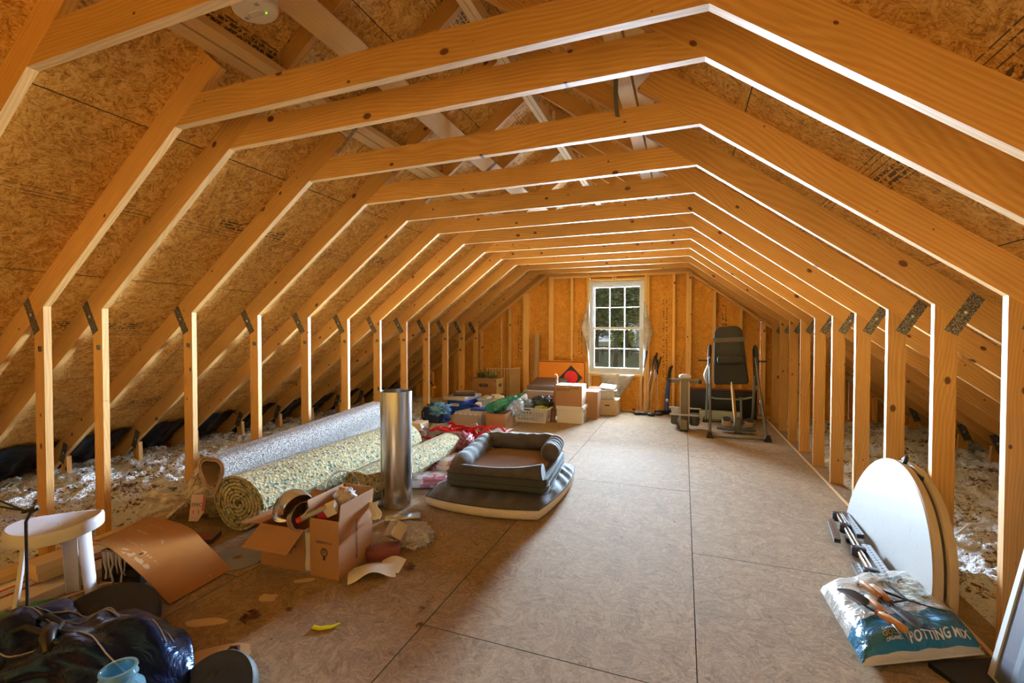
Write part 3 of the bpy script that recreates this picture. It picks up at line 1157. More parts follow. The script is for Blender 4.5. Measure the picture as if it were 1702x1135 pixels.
# ---- green hand tool and crumpled paper at the left edge
GRN = plain('green_plastic', (.01, .20, .04), .35)
g_ = thing('garden_clamp', 'dark green plastic two-handled tool on the floor at the left edge', 'tool', (-3.06, 1.20, 0), radians(30))
for a in (-.25, .45):
    MB().rbox((.10, 0, .018), (.24, .045, .030), .018, 3).build('handle', GRN, g_, 40, M=T(-.05, 0, 0, rz=a))
MB().rbox((-.10, 0, .025), (.12, .07, .045), .02, 3).build('head', GRN, g_, 40)
MB().lathe([(0, .05), (.008, .048), (.008, 0)], (0.0, 0, 0), 10).build('pivot', CHROME, g_)
m = MB()
blob(m, (0, 0, .045), (.20, .15, .09), 3, .30, 26, 16, 3.2, freq=2.6, ridge=.5)
o = m.build('crumpled_paper', plain('kraft_paper', (.52, .36, .24), .85, var=.1), None, False, M=T(-2.90, 1.06, 0, rz=.4))
tag(o, 'crumpled tan kraft paper on the floor left of the black stand', 'paper')

# ---- bent brown hardboard leaning on a black crate with white drips
cr = thing('crate', 'black plastic crate with runs of dried white paint under the bent hardboard', 'crate', (-2.935, 1.735, 0), radians(10))
wx, dy_, hh = .26, .28, .175
BCR = plain('crate_black', (.016, .015, .015), .4)
for x in (-wx / 2, wx / 2 - .02):
    for y in (-dy_ / 2, dy_ / 2 - .02):
        MB().box((x, y, 0), (x + .02, y + .02, hh)).build('corner_post', BCR, cr)
for z in (0, .048, .096, .144):
    for a_, b_ in (((-wx / 2, -dy_ / 2 + .002, z), (wx / 2, -dy_ / 2 + .014, z + .03)), ((-wx / 2, dy_ / 2 - .014, z), (wx / 2, dy_ / 2 - .002, z + .03)),
                   ((-wx / 2 + .002, -dy_ / 2, z), (-wx / 2 + .014, dy_ / 2, z + .03)), ((wx / 2 - .014, -dy_ / 2, z), (wx / 2 - .002, dy_ / 2, z + .03))):
        MB().box(a_, b_).build('slat', BCR, cr)
MB().box((-wx / 2 + .016, -dy_ / 2 + .016, .002), (wx / 2 - .016, dy_ / 2 - .016, .15)).build('dark_contents', plain('dark_bin', (.01, .01, .012), .6), cr)
DPT = plain('dried_paint', (.60, .55, .55), .5)
for x, z0, w_ in ((-.10, .02, .016), (-.075, .03, .010), (-.05, .0, .014), (-.02, .06, .008), (.0, .01, .012), (.03, .05, .007)):
    pts = [(x, -dy_ / 2 - .003,  .175), (x + .006 * sin(x * 90), -dy_ / 2 - .004, .11), (x + .012 * cos(x * 70), -dy_ / 2 - .004, .06), (x + .004, -dy_ / 2 - .004, z0)]
    MB().tube(pts, [w_, w_ * .55, w_ * .35, w_ * .5], 6).build('dried_paint', DPT, cr, 60)
for y, z0, w_ in ((-.08, .02, .012), (-.03, .05, .010), (.03, .0, .008)):
    MB().tube([(wx / 2 + .002, y, .16), (wx / 2 + .003, y + .01, .10), (wx / 2 + .003, y - .004, z0)], [w_, w_ * .5, w_ * .5], 6).build('dried_paint', DPT, cr, 60)
# the hardboard
hbm = NT('hardboard')
v = hbm.tc.outputs['Object']
base = hbm.ramp(hbm.noise(v, 3, 3).outputs[0], [(.3, (.36, .145, .035)), (.7, (.44, .19, .055))])
sx_ = hbm.sep(v)
sc_ = hbm.noise(hbm.vmath('MULTIPLY', v, (3.0, 26, 1)), 1.0, 3, .6).outputs[0]
lines = hbm.math('GREATER_THAN', sc_, .62)
bl = hbm.voro(v, 7.0)
bm_ = hbm.math('LESS_THAN', bl.outputs['Distance'], hbm.math('MULTIPLY_ADD', hbm.sep(bl.outputs['Color'])[0], .22, -.09))
sc2 = hbm.noise(hbm.vmath('MULTIPLY', v, (1, 1, 1)), 40, 2).outputs[0]
msk = hbm.math('MULTIPLY', hbm.math('MAXIMUM', hbm.math('MULTIPLY', lines, hbm.math('GREATER_THAN', sc2, .52)), bm_), .75)
hbm.color(hbm.mix(msk, base, (.62, .46, .30)))
hbm.rough(.32)
m = MB()
NEAR = [(-3.042, .222), (-2.905, .215), (-2.759, .160), (-2.590, .088), (-2.439, .010)]
FAR = [(-3.228, .206), (-3.026, .214), (-2.819, .192), (-2.679, .118), (-2.470, .006)]


def curve5(P, u):
    i = min(int(u * 4), 3)
    f = u * 4 - i
    g_2 = lambda k: Vector(P[max(0, min(4, k))])
    p0, p1, p2, p3 = g_2(i - 1), g_2(i), g_2(i + 1), g_2(i + 2)
    return .5 * ((2 * p1) + (-p0 + p2) * f + (2 * p0 - 5 * p1 + 4 * p2 - p3) * f * f + (-p0 + 3 * p1 - 3 * p2 + p3) * f ** 3)


def hb_pt(u, v_):
    q = curve5(NEAR, u).lerp(curve5(FAR, u), v_)
    return (q.x, 1.55 + .37 * v_, q.y)


m.grid(hb_pt, 26, 8, thick=.004)
o = m.build('hardboard_sheet', hbm.m, None, 40)
tag(o, 'bent glossy brown hardboard sheet with pale paint splashes leaning on the black crate', 'board')
# ---- grey ring plate
o = MB().lathe([(.032, 0), (.165, 0), (.168, .004), (.165, .009), (.032, .009), (.030, .004)], n=40, closed=True).build('duct_collar_plate', plain('dull_grey', (.26, .24, .22), .6, var=.15), None, 40, M=T(-2.56, 2.03, .001))
tag(o, 'flat round grey plate with a centre hole on the floor left of the open carton', 'plate')

# ---- rolls of carpet and pad
pad = NT('carpet_pad_foam')
v = pad.tc.outputs['Object']
vv = pad.voro(pad.vmath('MULTIPLY', v, (1, .8, 1)), 62)
r_ = pad.sep(vv.outputs['Color'])
pcol = pad.ramp(r_[0], [(0.0, (.40, .32, .15)), (.40, (.50, .42, .22)), (.60, (.38, .36, .19)), (.72, (.56, .50, .32)), (.86, (.09, .10, .08)), (.93, (.12, .22, .18)), (1.0, (.06, .05, .05))], 'CONSTANT')
pcol = pad.mix(.35, pcol, pad.ramp(pad.noise(v, 5, 2).outputs[0], [(.3, .55), (.7, 1.0)]), 'MULTIPLY')
pad.color(pcol)
pad.rough(.95)
pad.bump(vv.outputs['Distance'], .6, .008)
PAD = pad.m
cp = NT('carpet_pile')
v = cp.tc.outputs['Object']
cn = cp.noise(v, 110, 2, .8).outputs[0]
cp.color(cp.ramp(cn, [(.40, (.07, .055, .05)), (.50, (.27, .23, .21)), (.60, (.56, .52, .49))]))
cp.rough(.95)
cp.bump(cn, .8, .010)
CARPET = cp.m
CBACK = plain('carpet_back', (.40, .26, .19), .9, var=.1, bump=.3, bscale=200)


def pad_roll(label, p0, p1, r, sq=(1.08, .92), turns=7):
    t = thing('carpet_pad_roll', label, 'carpet roll', (0, 0, 0), 0, 'rolls of carpet pad')
    A, B = spiral(0, 0, r, turns, r / (turns + 1.2) * .74, .34, 26, lambda a: 1 + .03 * sin(a * 3 + 1))
    A = [(q[0] * sq[0], q[1] * sq[1]) for q in A]
    B = [(q[0] * sq[0], q[1] * sq[1]) for q in B]
    m = MB()
    ribbon(m, A, B, p0, p1, 10)
    m.build('rolled_pad', PAD, t, 50)
    return t


pad_roll('speckled yellow-green foam carpet pad roll with its spiral end facing the open carton', (-2.90, 2.30, .198), (-2.93, 4.35, .200), .222)
pad_roll('smaller speckled foam pad roll low behind the upright steel duct', (-2.40, 2.95, .150), (-2.40, 4.45, .150), .165, (1.05, .9), 5)
w_ = pad_roll('plastic-wrapped foam pad roll under the left side of the grey carpet', (-3.35, 2.42, .185), (-3.42, 4.2, .185), .195, (1.0, .94), 6)
m = MB()


def wrap(u, v_):
    a = 2 * pi * u
    k = v_
    # gathers to a knot then flares out into a loose tail
    y = 2.46 - .20 * min(1, k / .45) - .06 * max(0, k - .45)
    if k < .45:
        r = .203 * (1 - (k / .45) ** 1.7) + .022
        cx, cz = -3.35, .190
    else:
        r = .022 + .12 * ((k - .45) / .55) ** 1.1
        cx, cz = -3.35 - .22 * (k - .45) / .55, .190 - .10 * (k - .45) / .55
    r *= 1 + .10 * sin(a * 9 + k * 5) * min(1, k * 3)
    return (cx + r * cos(a) * 1.02, y + (.03 * sin(a * 5) if k > .6 else 0) - (.10 * (k - .45) if k > .45 else 0), max(.004, cz + r * sin(a)))


m.grid(wrap, 64, 20)
wr_ = m.build('plastic_wrap', KRAFTBAG, w_, True)
MB().tube([(-3.35 + .205 * cos(a), 2.5, .187 + .198 * sin(a)) for a in [2 * pi * k / 24 for k in range(24)]], .003, 5, closed=True).build('tie', KRAFTBAG, wr_)
lb = MB()
lb.prism([(-.045, -.09), (.02, -.09), (.055, -.03), (.055, .09), (-.045, .09)], 0, .0012, 2)
lo_ = lb.build('roll_label', plain('pinkish_label', (.62, .42, .40), .5), w_, M=T(-3.22, 2.235, .150, rx=radians(78), rz=radians(20)))
MB().box((.040, -.02, .0012), (.052, .088, .0018)).build('red_stripe', REDP, lo_)
text('lettering', 'SMIC', .036, INKB, lo_, T(0, .02, .0016))
text('lettering', 'I   I', .036, INKB, lo_, T(0, -.03, .0016))
# carpet
t = thing('carpet_roll', 'grey speckled carpet roll lying in the groove on top of the foam pad rolls', 'carpet roll', (0, 0, 0))


def tri(a):
    return 1 + .17 * cos(3 * (a + pi / 6 + pi))


A, B = spiral(0, 0, .132, 1.8, .014, .35, 30, lambda a: 1 + .14 * cos(3 * (a - pi / 2 + pi / 3)))
# loose end hanging down into the groove
tl = [(.10, -.19), (.055, -.16), (.03, -.10), (.09, -.03)]
A2 = [(.045, -.215), (.040, -.16), (.085, -.08)]
B2 = [(.030, -.210), (.026, -.155), (.068, -.07)]
m = MB()
ribbon(m, A2 + A, B2 + B, (-3.15, 2.29, .392), (-3.35, 4.45, .475), 14)
cr_ = m.build('rolled_carpet', [CARPET, CBACK], t, 50)
# backing colour shows on the near rolled end and on inner faces
for p in cr_.data.polygons:
    if abs(p.normal.y) > .8:
        p.material_index = 1
nA = len(A2 + A)
for p in cr_.data.polygons:
    c = p.center
    if min((v2 % (2 * nA)) for v2 in p.vertices) >= nA:
        p.material_index = 1
m = MB()
m.tube([(-3.18, 2.60, .400), (-3.39, 4.40, .456)], .080, 14)
m.build('inner_layers', CBACK, t, 50)
m = MB().box((-.10, -.07, 0), (.10, .07, .03))
o = m.build('small_tray', plain('grey_tray', (.20, .13, .11), .6), None, M=T(-3.02, 2.12, 0, rz=.5))
MB().box((-.05, -.02, .0302), (.06, .02, .031)).build('red_label', REDP, o)
tag(o, 'flat dark tray with a red label on the floor in front of the wrapped roll', 'tray')

# ---- cartons with duct parts
c1 = carton('carton', 'open cardboard carton full of duct fittings, flaps spread wide', .325, .30, .245, (-2.22, 2.19, 0), radians(3),
            {'front': (-32, .16), 'left': (-8, .16), 'back': (22, .16)}, True)
text('lettering', 'FRAGILE  HANDLE WITH CARE\nKEEP DRY  THIS SIDE UP\nQTY 6   MADE IN U.S.A.', .018, INKB, c1, T(-.02, -.1512, .12, rx=pi / 2), align='CENTER')
c2 = carton('carton', 'tall narrow cardboard carton with raised top flaps in front of the duct fittings', .20, .31, .33, (-1.905, 2.195, 0), radians(2),
            {'right': (84, .095), 'left': (80, .10), 'back': (86, .10), 'front': (-150, .07)}, True)
text('lettering', 'CONTAINS 2 COLUMN BOTTLES', .026, INKB, c2, T(.1012, .0, .175, rz=pi / 2) @ Matrix.Rotation(pi / 2, 4, 'X') @ Matrix.Rotation(-pi / 2, 4, 'Z'), sx=.62)
text('lettering', 'ASSEMBLED IN U.S.A.', .020, INKB, c2, T(0, -.1562, .20, rx=pi / 2), sx=.6)
mk = MB()
mk.lathe([(.018, 0), (.024, 0), (.024, .0006), (.018, .0006)], n=20, closed=True)
mk.box((-.008, -.045, 0), (.008, -.018, .0006))
for k in range(3):
    mk.box((-.012, -.004 + k * .008, 0), (.012, -.001 + k * .008, .0006))
mk.build('printed_emblem', INKB, c2, M=T(0, -.1556, .145, rx=pi / 2))
text('handwriting', '11 <', .06, INKB, c2, T(.1035, -.09, .375, rz=pi / 2, rx=pi / 2), sx=.7)
mb_ = MB()
for k in range(7):
    mb_.box((.1003, .085 + .008 * k, .035), (.1010, .088 + .008 * k, .08))
mb_.build('bar_marks', INKB, c2)
# duct elbow with pleats
t = thing('duct_elbow', 'pleated galvanised round duct elbow sitting in the open carton', 'duct fitting', (-2.235, 2.15, .255), radians(-20))
m = MB()
vs, fs = [], []
nn, mm = 20, 28
for i in range(nn + 1):
    a = pi * .62 * i / nn
    c = Vector((-.105 * cos(a) + .02, -.0, .105 * sin(a) - .02))
    dx = Vector((-cos(a), 0, sin(a)))
    R_ = .088 * (1.0 + (.035 if i % 2 else 0))
    for k in range(mm):
        b = 2 * pi * k / mm
        vs.append(c + dx * (R_ * cos(b)) + Vector((0, 1, 0)) * (R_ * sin(b)))
for i in range(nn):
    for k in range(mm):
        fs.append((i * mm + k, i * mm + (k + 1) % mm, (i + 1) * mm + (k + 1) % mm, (i + 1) * mm + k))
m.add(vs, fs)
m.build('pleated_body', GALV, t, 25)
MB().lathe([(.090, -.03), (.090, .03), (.086, .03), (.086, -.03)], n=32, closed=True).build('end_collar', GALV, t, 30, M=T(.135, .0, .035, ry=radians(70)))
t = thing('duct_ring', 'wide galvanised duct collar ring standing behind the two cartons', 'duct fitting', (-2.17, 2.50, .29), radians(20))
MB().lathe([(.105, -.04), (.105, .04), (.101, .04), (.101, -.04)], n=40, closed=True).build('collar', GALV, t, 30, M=T(0, 0, .055, rx=radians(80), rz=radians(30)))
o = carton('carton', 'closed low carton supporting the duct collar ring behind the open cartons', .26, .20, .19, (-2.22, 2.53, 0), .1)
o = MB().box((-.022, -.010, 0), (.022, .010, .26)).build('wood_stick', WOODH, None, M=T(-1.93, 2.22, .20, ry=.03))
tag(o, 'flat wooden stick standing up out of the tall carton', 'stick')
# pleated metal sheet between the boxes
m = MB()
for k in range(9):
    x0 = -.045 + .01 * k
    m.add([(x0, 0, 0), (x0 + .005, -.008, 0), (x0 + .005, -.008, .22), (x0, 0, .22)], [(0, 1, 2, 3)])
    m.add([(x0 + .005, -.008, 0), (x0 + .01, 0, 0), (x0 + .01, 0, .22), (x0 + .005, -.008, .22)], [(0, 1, 2, 3)])
o = m.build('pleated_filter', plain('filter_white', (.7, .68, .66), .6), None, fix=False, M=T(-2.028, 2.06, .01, ry=-.06))
tag(o, 'small white pleated filter wedged between the open and the tall carton', 'filter')
t = thing('caulk_tube', 'red and grey caulk tube poking out of the tall carton', 'tube', (-2.00, 2.04, .345), 0)
MB().tube([(-.03, -.04, -.015), (.07, .05, .035)], .014, 12).build('tube_body', plain('caulk_grey', (.35, .38, .40), .4), t, 50)
MB().tube([(-.045, -.053, -.022), (-.025, -.036, -.013)], .017, 12).build('end_cap', REDP, t, 50)
m = MB().box((-.05, -.035, 0), (.05, .035, .05))
o = m.build('small_carton', CARD_W, None, M=T(-1.93, 2.12, .335, rx=.3, ry=-.4, rz=.5))
MB().box((-.0505, -.036, .0), (-.01, .036, .0505)).build('red_print', plain('magenta_print', (.45, .03, .10), .5), o)
tag(o, 'small white and magenta packet lying in the top of the tall carton', 'packet')
m = MB()
blob(m, (0, 0, .0), (.13, .10, .10), 5, .3, 24, 14, 2.2, ridge=.5)
o = m.build('plastic_bag', CLEAR, None, True, M=T(-1.90, 2.22, .40))
tag(o, 'clear crumpled plastic in the top of the tall carton', 'plastic bag')

# ---- upright steel duct
t = thing('steel_duct', 'tall upright galvanised steel duct pipe standing by the dog beds', 'duct pipe', (-2.165, 3.12, 0), 0)
R_ = .124
m = MB()
vs, fs = [], []
n_ = 48
zs = [0.0, .02, .06, .30, .6, .86, .895, .925]
for z in zs:
    for k in range(n_):
        a = 2 * pi * k / n_
        rr = R_ * (1 + .010 * sin(3 * a + z) + .004 * sin(7 * a + 2 * z)) - (.004 if z < .05 else 0)
        vs.append((rr * cos(a), rr * sin(a), z))
for i in range(len(zs) - 1):
    for k in range(n_):
        fs.append((i * n_ + k, i * n_ + (k + 1) % n_, (i + 1) * n_ + (k + 1) % n_, (i + 1) * n_ + k))
o_ = len(vs)
vs += [(p[0] * .985, p[1] * .985, p[2]) for p in vs]
for i in range(len(zs) - 1):
    for k in range(n_):
        fs.append((o_ + i * n_ + (k + 1) % n_, o_ + i * n_ + k, o_ + (i + 1) * n_ + k, o_ + (i + 1) * n_ + (k + 1) % n_))
for k in range(n_):
    a, b = (len(zs) - 1) * n_ + k, (len(zs) - 1) * n_ + (k + 1) % n_
    fs.append((a, b, b + o_, a + o_))
m.add(vs, fs)
m.build('pipe_wall', GALV, t, 40, fix=False)
MB().box((-.006, -.0035, .01), (.006, .0035, .915)).build('lock_seam', GALV, t, M=T(R_ * cos(radians(-122)) * 1.008, R_ * sin(radians(-122)) * 1.008, 0, rz=radians(-32)))
MB().box((-.02, -.001, .0), (.02, .001, .012)).build('rivet_tab', GALV, t, M=T(R_ * cos(radians(-95)), R_ * sin(radians(-95)) - .002, .045))

# ---- bags, paper and scraps near the duct
m = MB()
blob(m, (0, 0, .045), (.34, .26, .10), 8, .22, 40, 18, 2.2, freq=3.2, ridge=.5, flat=.1)
o = m.build('plastic_bag', CLEAR, None, True, M=T(-1.70, 2.62, 0, rz=-.5))
tag(o, 'clear plastic bag of parts on the floor right of the tall carton', 'plastic bag')
t = thing('parts_box', 'small open white box tipped over on the clear bag, holding white fittings', 'box', (-1.72, 2.52, .015), radians(-32))
m = MB()
for a_, b_ in (((-.07, -.05, 0), (.07, .05, .004)), ((-.07, -.05, 0), (-.066, .05, .07)), ((.066, -.05, 0), (.07, .05, .07)), ((-.07, -.05, 0), (.07, -.046, .07)), ((-.07, .046, 0), (.07, .05, .07))):
    m.box(a_, b_)
MX = T(0, 0, .075, rx=radians(52), ry=radians(-18))
bx_ = m.build('box_body', plain('beige_card', (.62, .50, .38), .7), t, M=MX)
MB().rbox((-.02, 0, .025), (.06, .05, .03), .012, 3).build('fitting', WPLAS, bx_, 40)
MB().lathe([(0, .05), (.010, .05), (.012, .01)], (.03, .02, 0), 12).build('fitting', WPLAS, bx_, 40)
o = MB().grid(lambda u, v_: (-.09 + .18 * u, -.13 + .26 * v_, .004 + .035 * sin(pi * v_) ** 2 * (.4 + u) + .02 * sin(3 * u) * v_), 12, 16, thick=.0008).build('paper_sheet', PAPER, None, 50, M=T(-1.675, 2.17, 0.0, rz=-.9))
tag(o, 'curled sheet of off-white paper on the floor by the tall carton', 'paper')
o = MB().grid(lambda u, v_: (-.07 + .14 * u, -.08 + .16 * v_, .005 + .02 * sin(pi * u) * v_), 8, 8, thick=.0008).build('paper_sheet', PAPER, None, 50, M=T(-1.62, 2.28, 0.0, rz=.3))
tag(o, 'smaller curled paper sheet beyond the larger one by the tall carton', 'paper')
o = MB().grid(lambda u, v_: (-.03 + .06 * u + .015 * sin(6 * v_), .03 * sin(9 * u) * .3, .0 + .11 * v_), 6, 6, thick=.0008).build('paper_tag', PAPER, None, 50, M=T(-1.775, 2.33, .24, rz=.5))
tag(o, 'white paper tag hanging at the back corner of the tall carton', 'paper')
o = MB().rbox((0, 0, .02), (.26, .10, .04), .01).build('steel_angle', GALV, None, 40, M=T(-1.93, 2.86, 0, rz=.55))
tag(o, 'short galvanised duct piece lying at the foot of the steel duct', 'duct fitting')
o = MB().rbox((0, 0, .03), (.20, .12, .06), .006).build('red_packet', plain('maroon_box', (.22, .05, .04), .5), None, 40, M=T(-1.74, 2.37, 0, rz=.6))
tag(o, 'flat maroon packet partly under the small white box', 'packet')
rn = random.Random(5)
BARKS = plain('bark_scrap', (.12, .045, .02), .9)
scr = [(-1.52, 2.30, .10, 'curl of brown bark on the floor right of the curled papers'),
       (-1.975, 1.62, .12, 'dark curled scrap on the bare floor in front of the hardboard'),
       (-1.84, 1.73, .05, 'small dark scrap near the pale strip of light on the floor'),
       (-1.80, 1.42, .13, 'thin brown twig on the floor behind the near weight plate'),
       (-1.16, 1.86, .045, 'brown leaf scrap at the corner of the floor joint'),
       (-1.22, 1.98, .035, 'brown wood chip just beyond the corner of the floor joint'),
       (.093, 1.62, .03, 'small brown leaf right of the long floor joint'),
       (-.05, 3.55, .02, 'tiny dark chip on the floor right of the dog bed')]
for k, (x, y, L, lab) in enumerate(scr):
    m = MB()
    for q in range(4 if L > .04 else 2):
        a = rn.uniform(0, 6.28)
        pts = [(L * .45 * cos(a + j * .8) * (j / 3), L * .45 * sin(a + j * .8) * (j / 3), .004 + .012 * L * 10 * sin(j) ** 2) for j in range(4)]
        m.tube(pts, [L * .05, L * .09, L * .07, L * .02], 5)
    o = m.build('scrap', BARKS, None, M=T(x, y, .0))
    tag(o, lab, 'scrap')
STAIN = plain('glue_stain', (.58, .40, .20), .5)
for k, (x, y, sx, sy, rz) in enumerate(((-1.86, 1.38, .15, .065, .55), (-2.14, 1.52, .10, .03, .4), (-2.03, 1.78, .05, .035, 0), (-1.98, 1.98, .06, .02, .6))):
    pts = []
    for j in range(20):
        a = 2 * pi * j / 20
        r = 1 + .35 * mn.noise(Vector((cos(a) * 1.3 + k * 3, sin(a) * 1.3, k)))
        pts.append((sx * r * cos(a), sy * r * sin(a)))
    o = MB().prism(pts, 0.0, .0012).build('glue_patch', STAIN, None, M=T(x, y, .0002, rz=rz))
    tag(o, ('largest dried yellowish glue patch on the floor near the weight plate', 'long thin dried glue patch beside the black duffel bag', 'small round dried glue patch near the strip of light', 'faint dried glue patch left of the tall carton')[k], 'stain')
o = MB().tube([(-.055, -.01, .012), (-.02, -.012, .008), (.03, .004, .010), (.06, .028, .016)], [.012, .012, .011, .004], 8).build('yellow_strip', plain('neon_yellow', (.75, .80, .02), .4), None, 60, M=T(-1.57, 1.69, 0, rz=.25) @ Matrix.Diagonal((1, 1, .6, 1)))
tag(o, 'bright yellow plastic strip on the bare floor at centre left', 'strip')

# ---- round plates, duffel bag, glass jars in the corner
def wheel(label, r, w, M):
    t = thing('weight_plate', label, 'weight plate', (0, 0, 0), 0, 'round black weight plates')
    t.matrix_world = M
    MB().lathe([(.02, -w / 2), (r * .62, -w / 2 * .7), (r * .80, -w / 2 * .75), (r * .86, -w / 2), (r * .97, -w / 2), (r, -w / 2 * .6), (r, w / 2 * .6), (r * .97, w / 2), (r * .86, w / 2),
                (r * .80, w / 2 * .75), (r * .62, w / 2 * .7), (.02, w / 2)], n=56, closed=True).build('rubber_disc', RUBBER, t, 35)
    MB().lathe([(.016, -w / 2 - .002), (.045, -w / 2 - .002), (.045, w / 2 + .002), (.016, w / 2 + .002)], n=24, closed=True).build('hub_ring', BLACK, t, 35)
    for k in range(3):
        a = 2 * pi * k / 3
        MB().rbox((0, 0, 0), (r * .28, .045, w * .9), .02, 4).build('grip', BLACK, t, 35, M=T(r * .48 * cos(a), r * .48 * sin(a), 0, rz=a + pi / 2))
    return t


wheel('large round black weight plate tilted behind the duffel bag', .225, .055, T(-2.47, 1.27, .045, rz=radians(35)) @ Matrix.Rotation(radians(24), 4, 'X'))
wheel('round black weight plate at the bottom edge right of the duffel bag', .165, .05, T(-1.66, 1.20, .0, rz=radians(10)) @ Matrix.Rotation(radians(38), 4, 'X'))
nyl = NT('navy_nylon')
v = nyl.tc.outputs['Object']
w1 = nyl.noise(v, 7, 4, .6, 1.2).outputs[0]
nyl.color((.010, .013, .045))
nyl.rough(.24)
nyl.b.inputs['Specular IOR Level'].default_value = .6
nyl.b.inputs['Specular Tint'].default_value = (.15, .45, 1, 1)  # blue tint puts the window's cool highlights into the nylon colour
nyl.b.inputs['Coat Roughness'].default_value = .15
nyl.bump(w1, .5, .03)
t = thing('duffel_bag', 'shiny dark navy nylon duffel bag slumped on the weight plates', 'bag', (-2.33, 1.10, 0), radians(6))
m = MB()


def duffel(u, v_):
    a = 2 * pi * u
    s_ = (v_ - .5) * 2
    prof = (1 - abs(s_) ** 3.2) ** .5
    x = s_ * .56
    hgt = (.095 + .03 * sin(v_ * 9 + 1.0) + .035 * math.exp(-((s_ - .05) / .25) ** 2)) * prof
    wd = (.20 + .03 * sin(v_ * 7)) * prof
    fold = .020 * sin(a * 3 + v_ * 12) + .014 * sin(a * 7 - v_ * 20 + 2 * sin(v_ * 9)) + .03 * fbm(x * 4, cos(a) * 2, sin(a) * 2)
    k = 1 + fold / .16
    return (x + .02 * sin(a), wd * k * cos(a), max(.004, hgt * .92 + hgt * k * sin(a)))


m.grid(duffel, 72, 60)
body = m.build('bag_body', nyl.m, t, True)
ZIP = plain('zip_cord', (.30, .28, .30), .4)
for ph in (.9, 1.15, 2.1):
    pts = []
    for j in range(26):
        q = duffel(ph / (2 * pi) + .03 * sin(j * .3), .12 + .76 * j / 25)
        pts.append((q[0], q[1] * 1.01, q[2] + .003))
    MB().tube(pts, .0028, 5).build('piping', ZIP, body, 60)
MB().tube([(-.02, -.04, .20), (.02, -.08, .235), (.07, -.12, .235), (.11, -.14, .20)], [.016, .024, .024, .015], 12).build('grip_wrap', plain('grip_black', (.01, .01, .012), .3), t, 60)
for s_ in (-1, 1):
    MB().tube([(-.30, .05 * s_, .14), (-.16, -.02 + .04 * s_, .20), (0, -.06 + .03 * s_, .225), (.05, -.10 + .02 * s_, .23), (.16, -.08 + .03 * s_, .215), (.34, .03 * s_, .17), (.47, .05 * s_, .10)], .010, 8).build('strap', BLACK, t, 60)
jar = NT('blue_glass')
jar.n.remove(jar.b)
tr_ = jar.n.new('ShaderNodeBsdfTransparent')
tr_.inputs[0].default_value = (.62, .84, .92, 1)
gs_ = jar.n.new('ShaderNodeBsdfGlossy')
gs_.inputs['Roughness'].default_value = .06
gs_.inputs[0].default_value = (.7, .9, 1, 1)
df_ = jar.n.new('ShaderNodeBsdfDiffuse')
df_.inputs[0].default_value = (.25, .50, .60, 1)
mx = jar.n.new('ShaderNodeMixShader')
lw = jar.n.new('ShaderNodeLayerWeight')
lw.inputs[0].default_value = .45
jar.L(jar.math('MULTIPLY_ADD', lw.outputs['Facing'], .65, .10), mx.inputs[0])
jar.L(tr_.outputs[0], mx.inputs[1])
jar.L(gs_.outputs[0], mx.inputs[2])
mx2 = jar.n.new('ShaderNodeMixShader')
mx2.inputs[0].default_value = .18
jar.L(mx.outputs[0], mx2.inputs[1])
jar.L(df_.outputs[0], mx2.inputs[2])
jar.L(mx2.outputs[0], jar.out.inputs[0])
JAR = jar.m


def glass_jar(label, loc, r, h, neck):
    t = thing('glass_jar', label, 'jar', loc)
    pr = [(0, .0), (r, .0), (r * 1.02, .02), (r, h * .72), (r * .93, h * .80), (neck, h * .86), (neck, h * .97), (neck + .005, h * .985), (neck + .004, h), (neck - .004, h), (neck - .005, h * .86), (r * .90, h * .78), (r * .94, .03), (0, .014)]
    MB().lathe(pr, n=36).build('glass_body', JAR, t, 50)
    MB().lathe([(neck, -.003), (neck + .006, 0), (neck, .003)], (0, 0, h * .92), 30).build('rim_thread', JAR, t, 50)


glass_jar('clear blue-tinted glass jar standing in front of the duffel bag', (-1.66, .90, 0), .070, .335, .045)
o = MB().lathe([(0, .0), (.085, 0), (.09, .01), (.09, .24), (.084, .255), (0, .262)], n=36).build('lidded_jar', plain('pale_blue_plastic', (.30, .50, .54), .3), None, 40, M=T(-1.50, .90, 0))
tag(o, 'pale blue-green lidded tub at the bottom edge right of the glass jar', 'tub')
# ============================================================ dog beds and things around them
VEL = NT('grey_velour')
v = VEL.tc.outputs['Object']
VEL.color(VEL.ramp(VEL.noise(v, 9, 3).outputs[0], [(.3, (.060, .048, .042)), (.7, (.11, .092, .082))]))
VEL.rough(.85)
VEL.b.inputs['Sheen Weight'].default_value = .45
VEL.b.inputs['Sheen Roughness'].default_value = .35
VEL.b.inputs['Sheen Tint'].default_value = (.75, .85, .9, 1)
VEL.bump(VEL.noise(v, 60, 3).outputs[0], .25, .006)
VELG = VEL.m
DKG = plain('dark_canvas', (.055, .058, .052), .85, var=.1, bump=.3, bscale=160)
SHERPA = plain('sherpa_fleece', (.86, .76, .64), .95, var=.1, bump=.9, bscale=70)
BRB = plain('brown_cushion', (.24, .125, .055), .9, var=.12, scale=5, bump=.25, bscale=80)
t = thing('dog_mattress', 'large flat grey dog mattress with a cream fleece edge, under the bolster bed', 'dog bed', (-1.48, 3.82, 0), radians(3))
C4 = [(-.535, -.70), (.515, -.72), (.59, .60), (-.45, .62)]


def quad(c, u, v_):
    a = Vector(c[0]).lerp(Vector(c[1]), u)
    b = Vector(c[3]).lerp(Vector(c[2]), u)
    return a.lerp(b, v_)


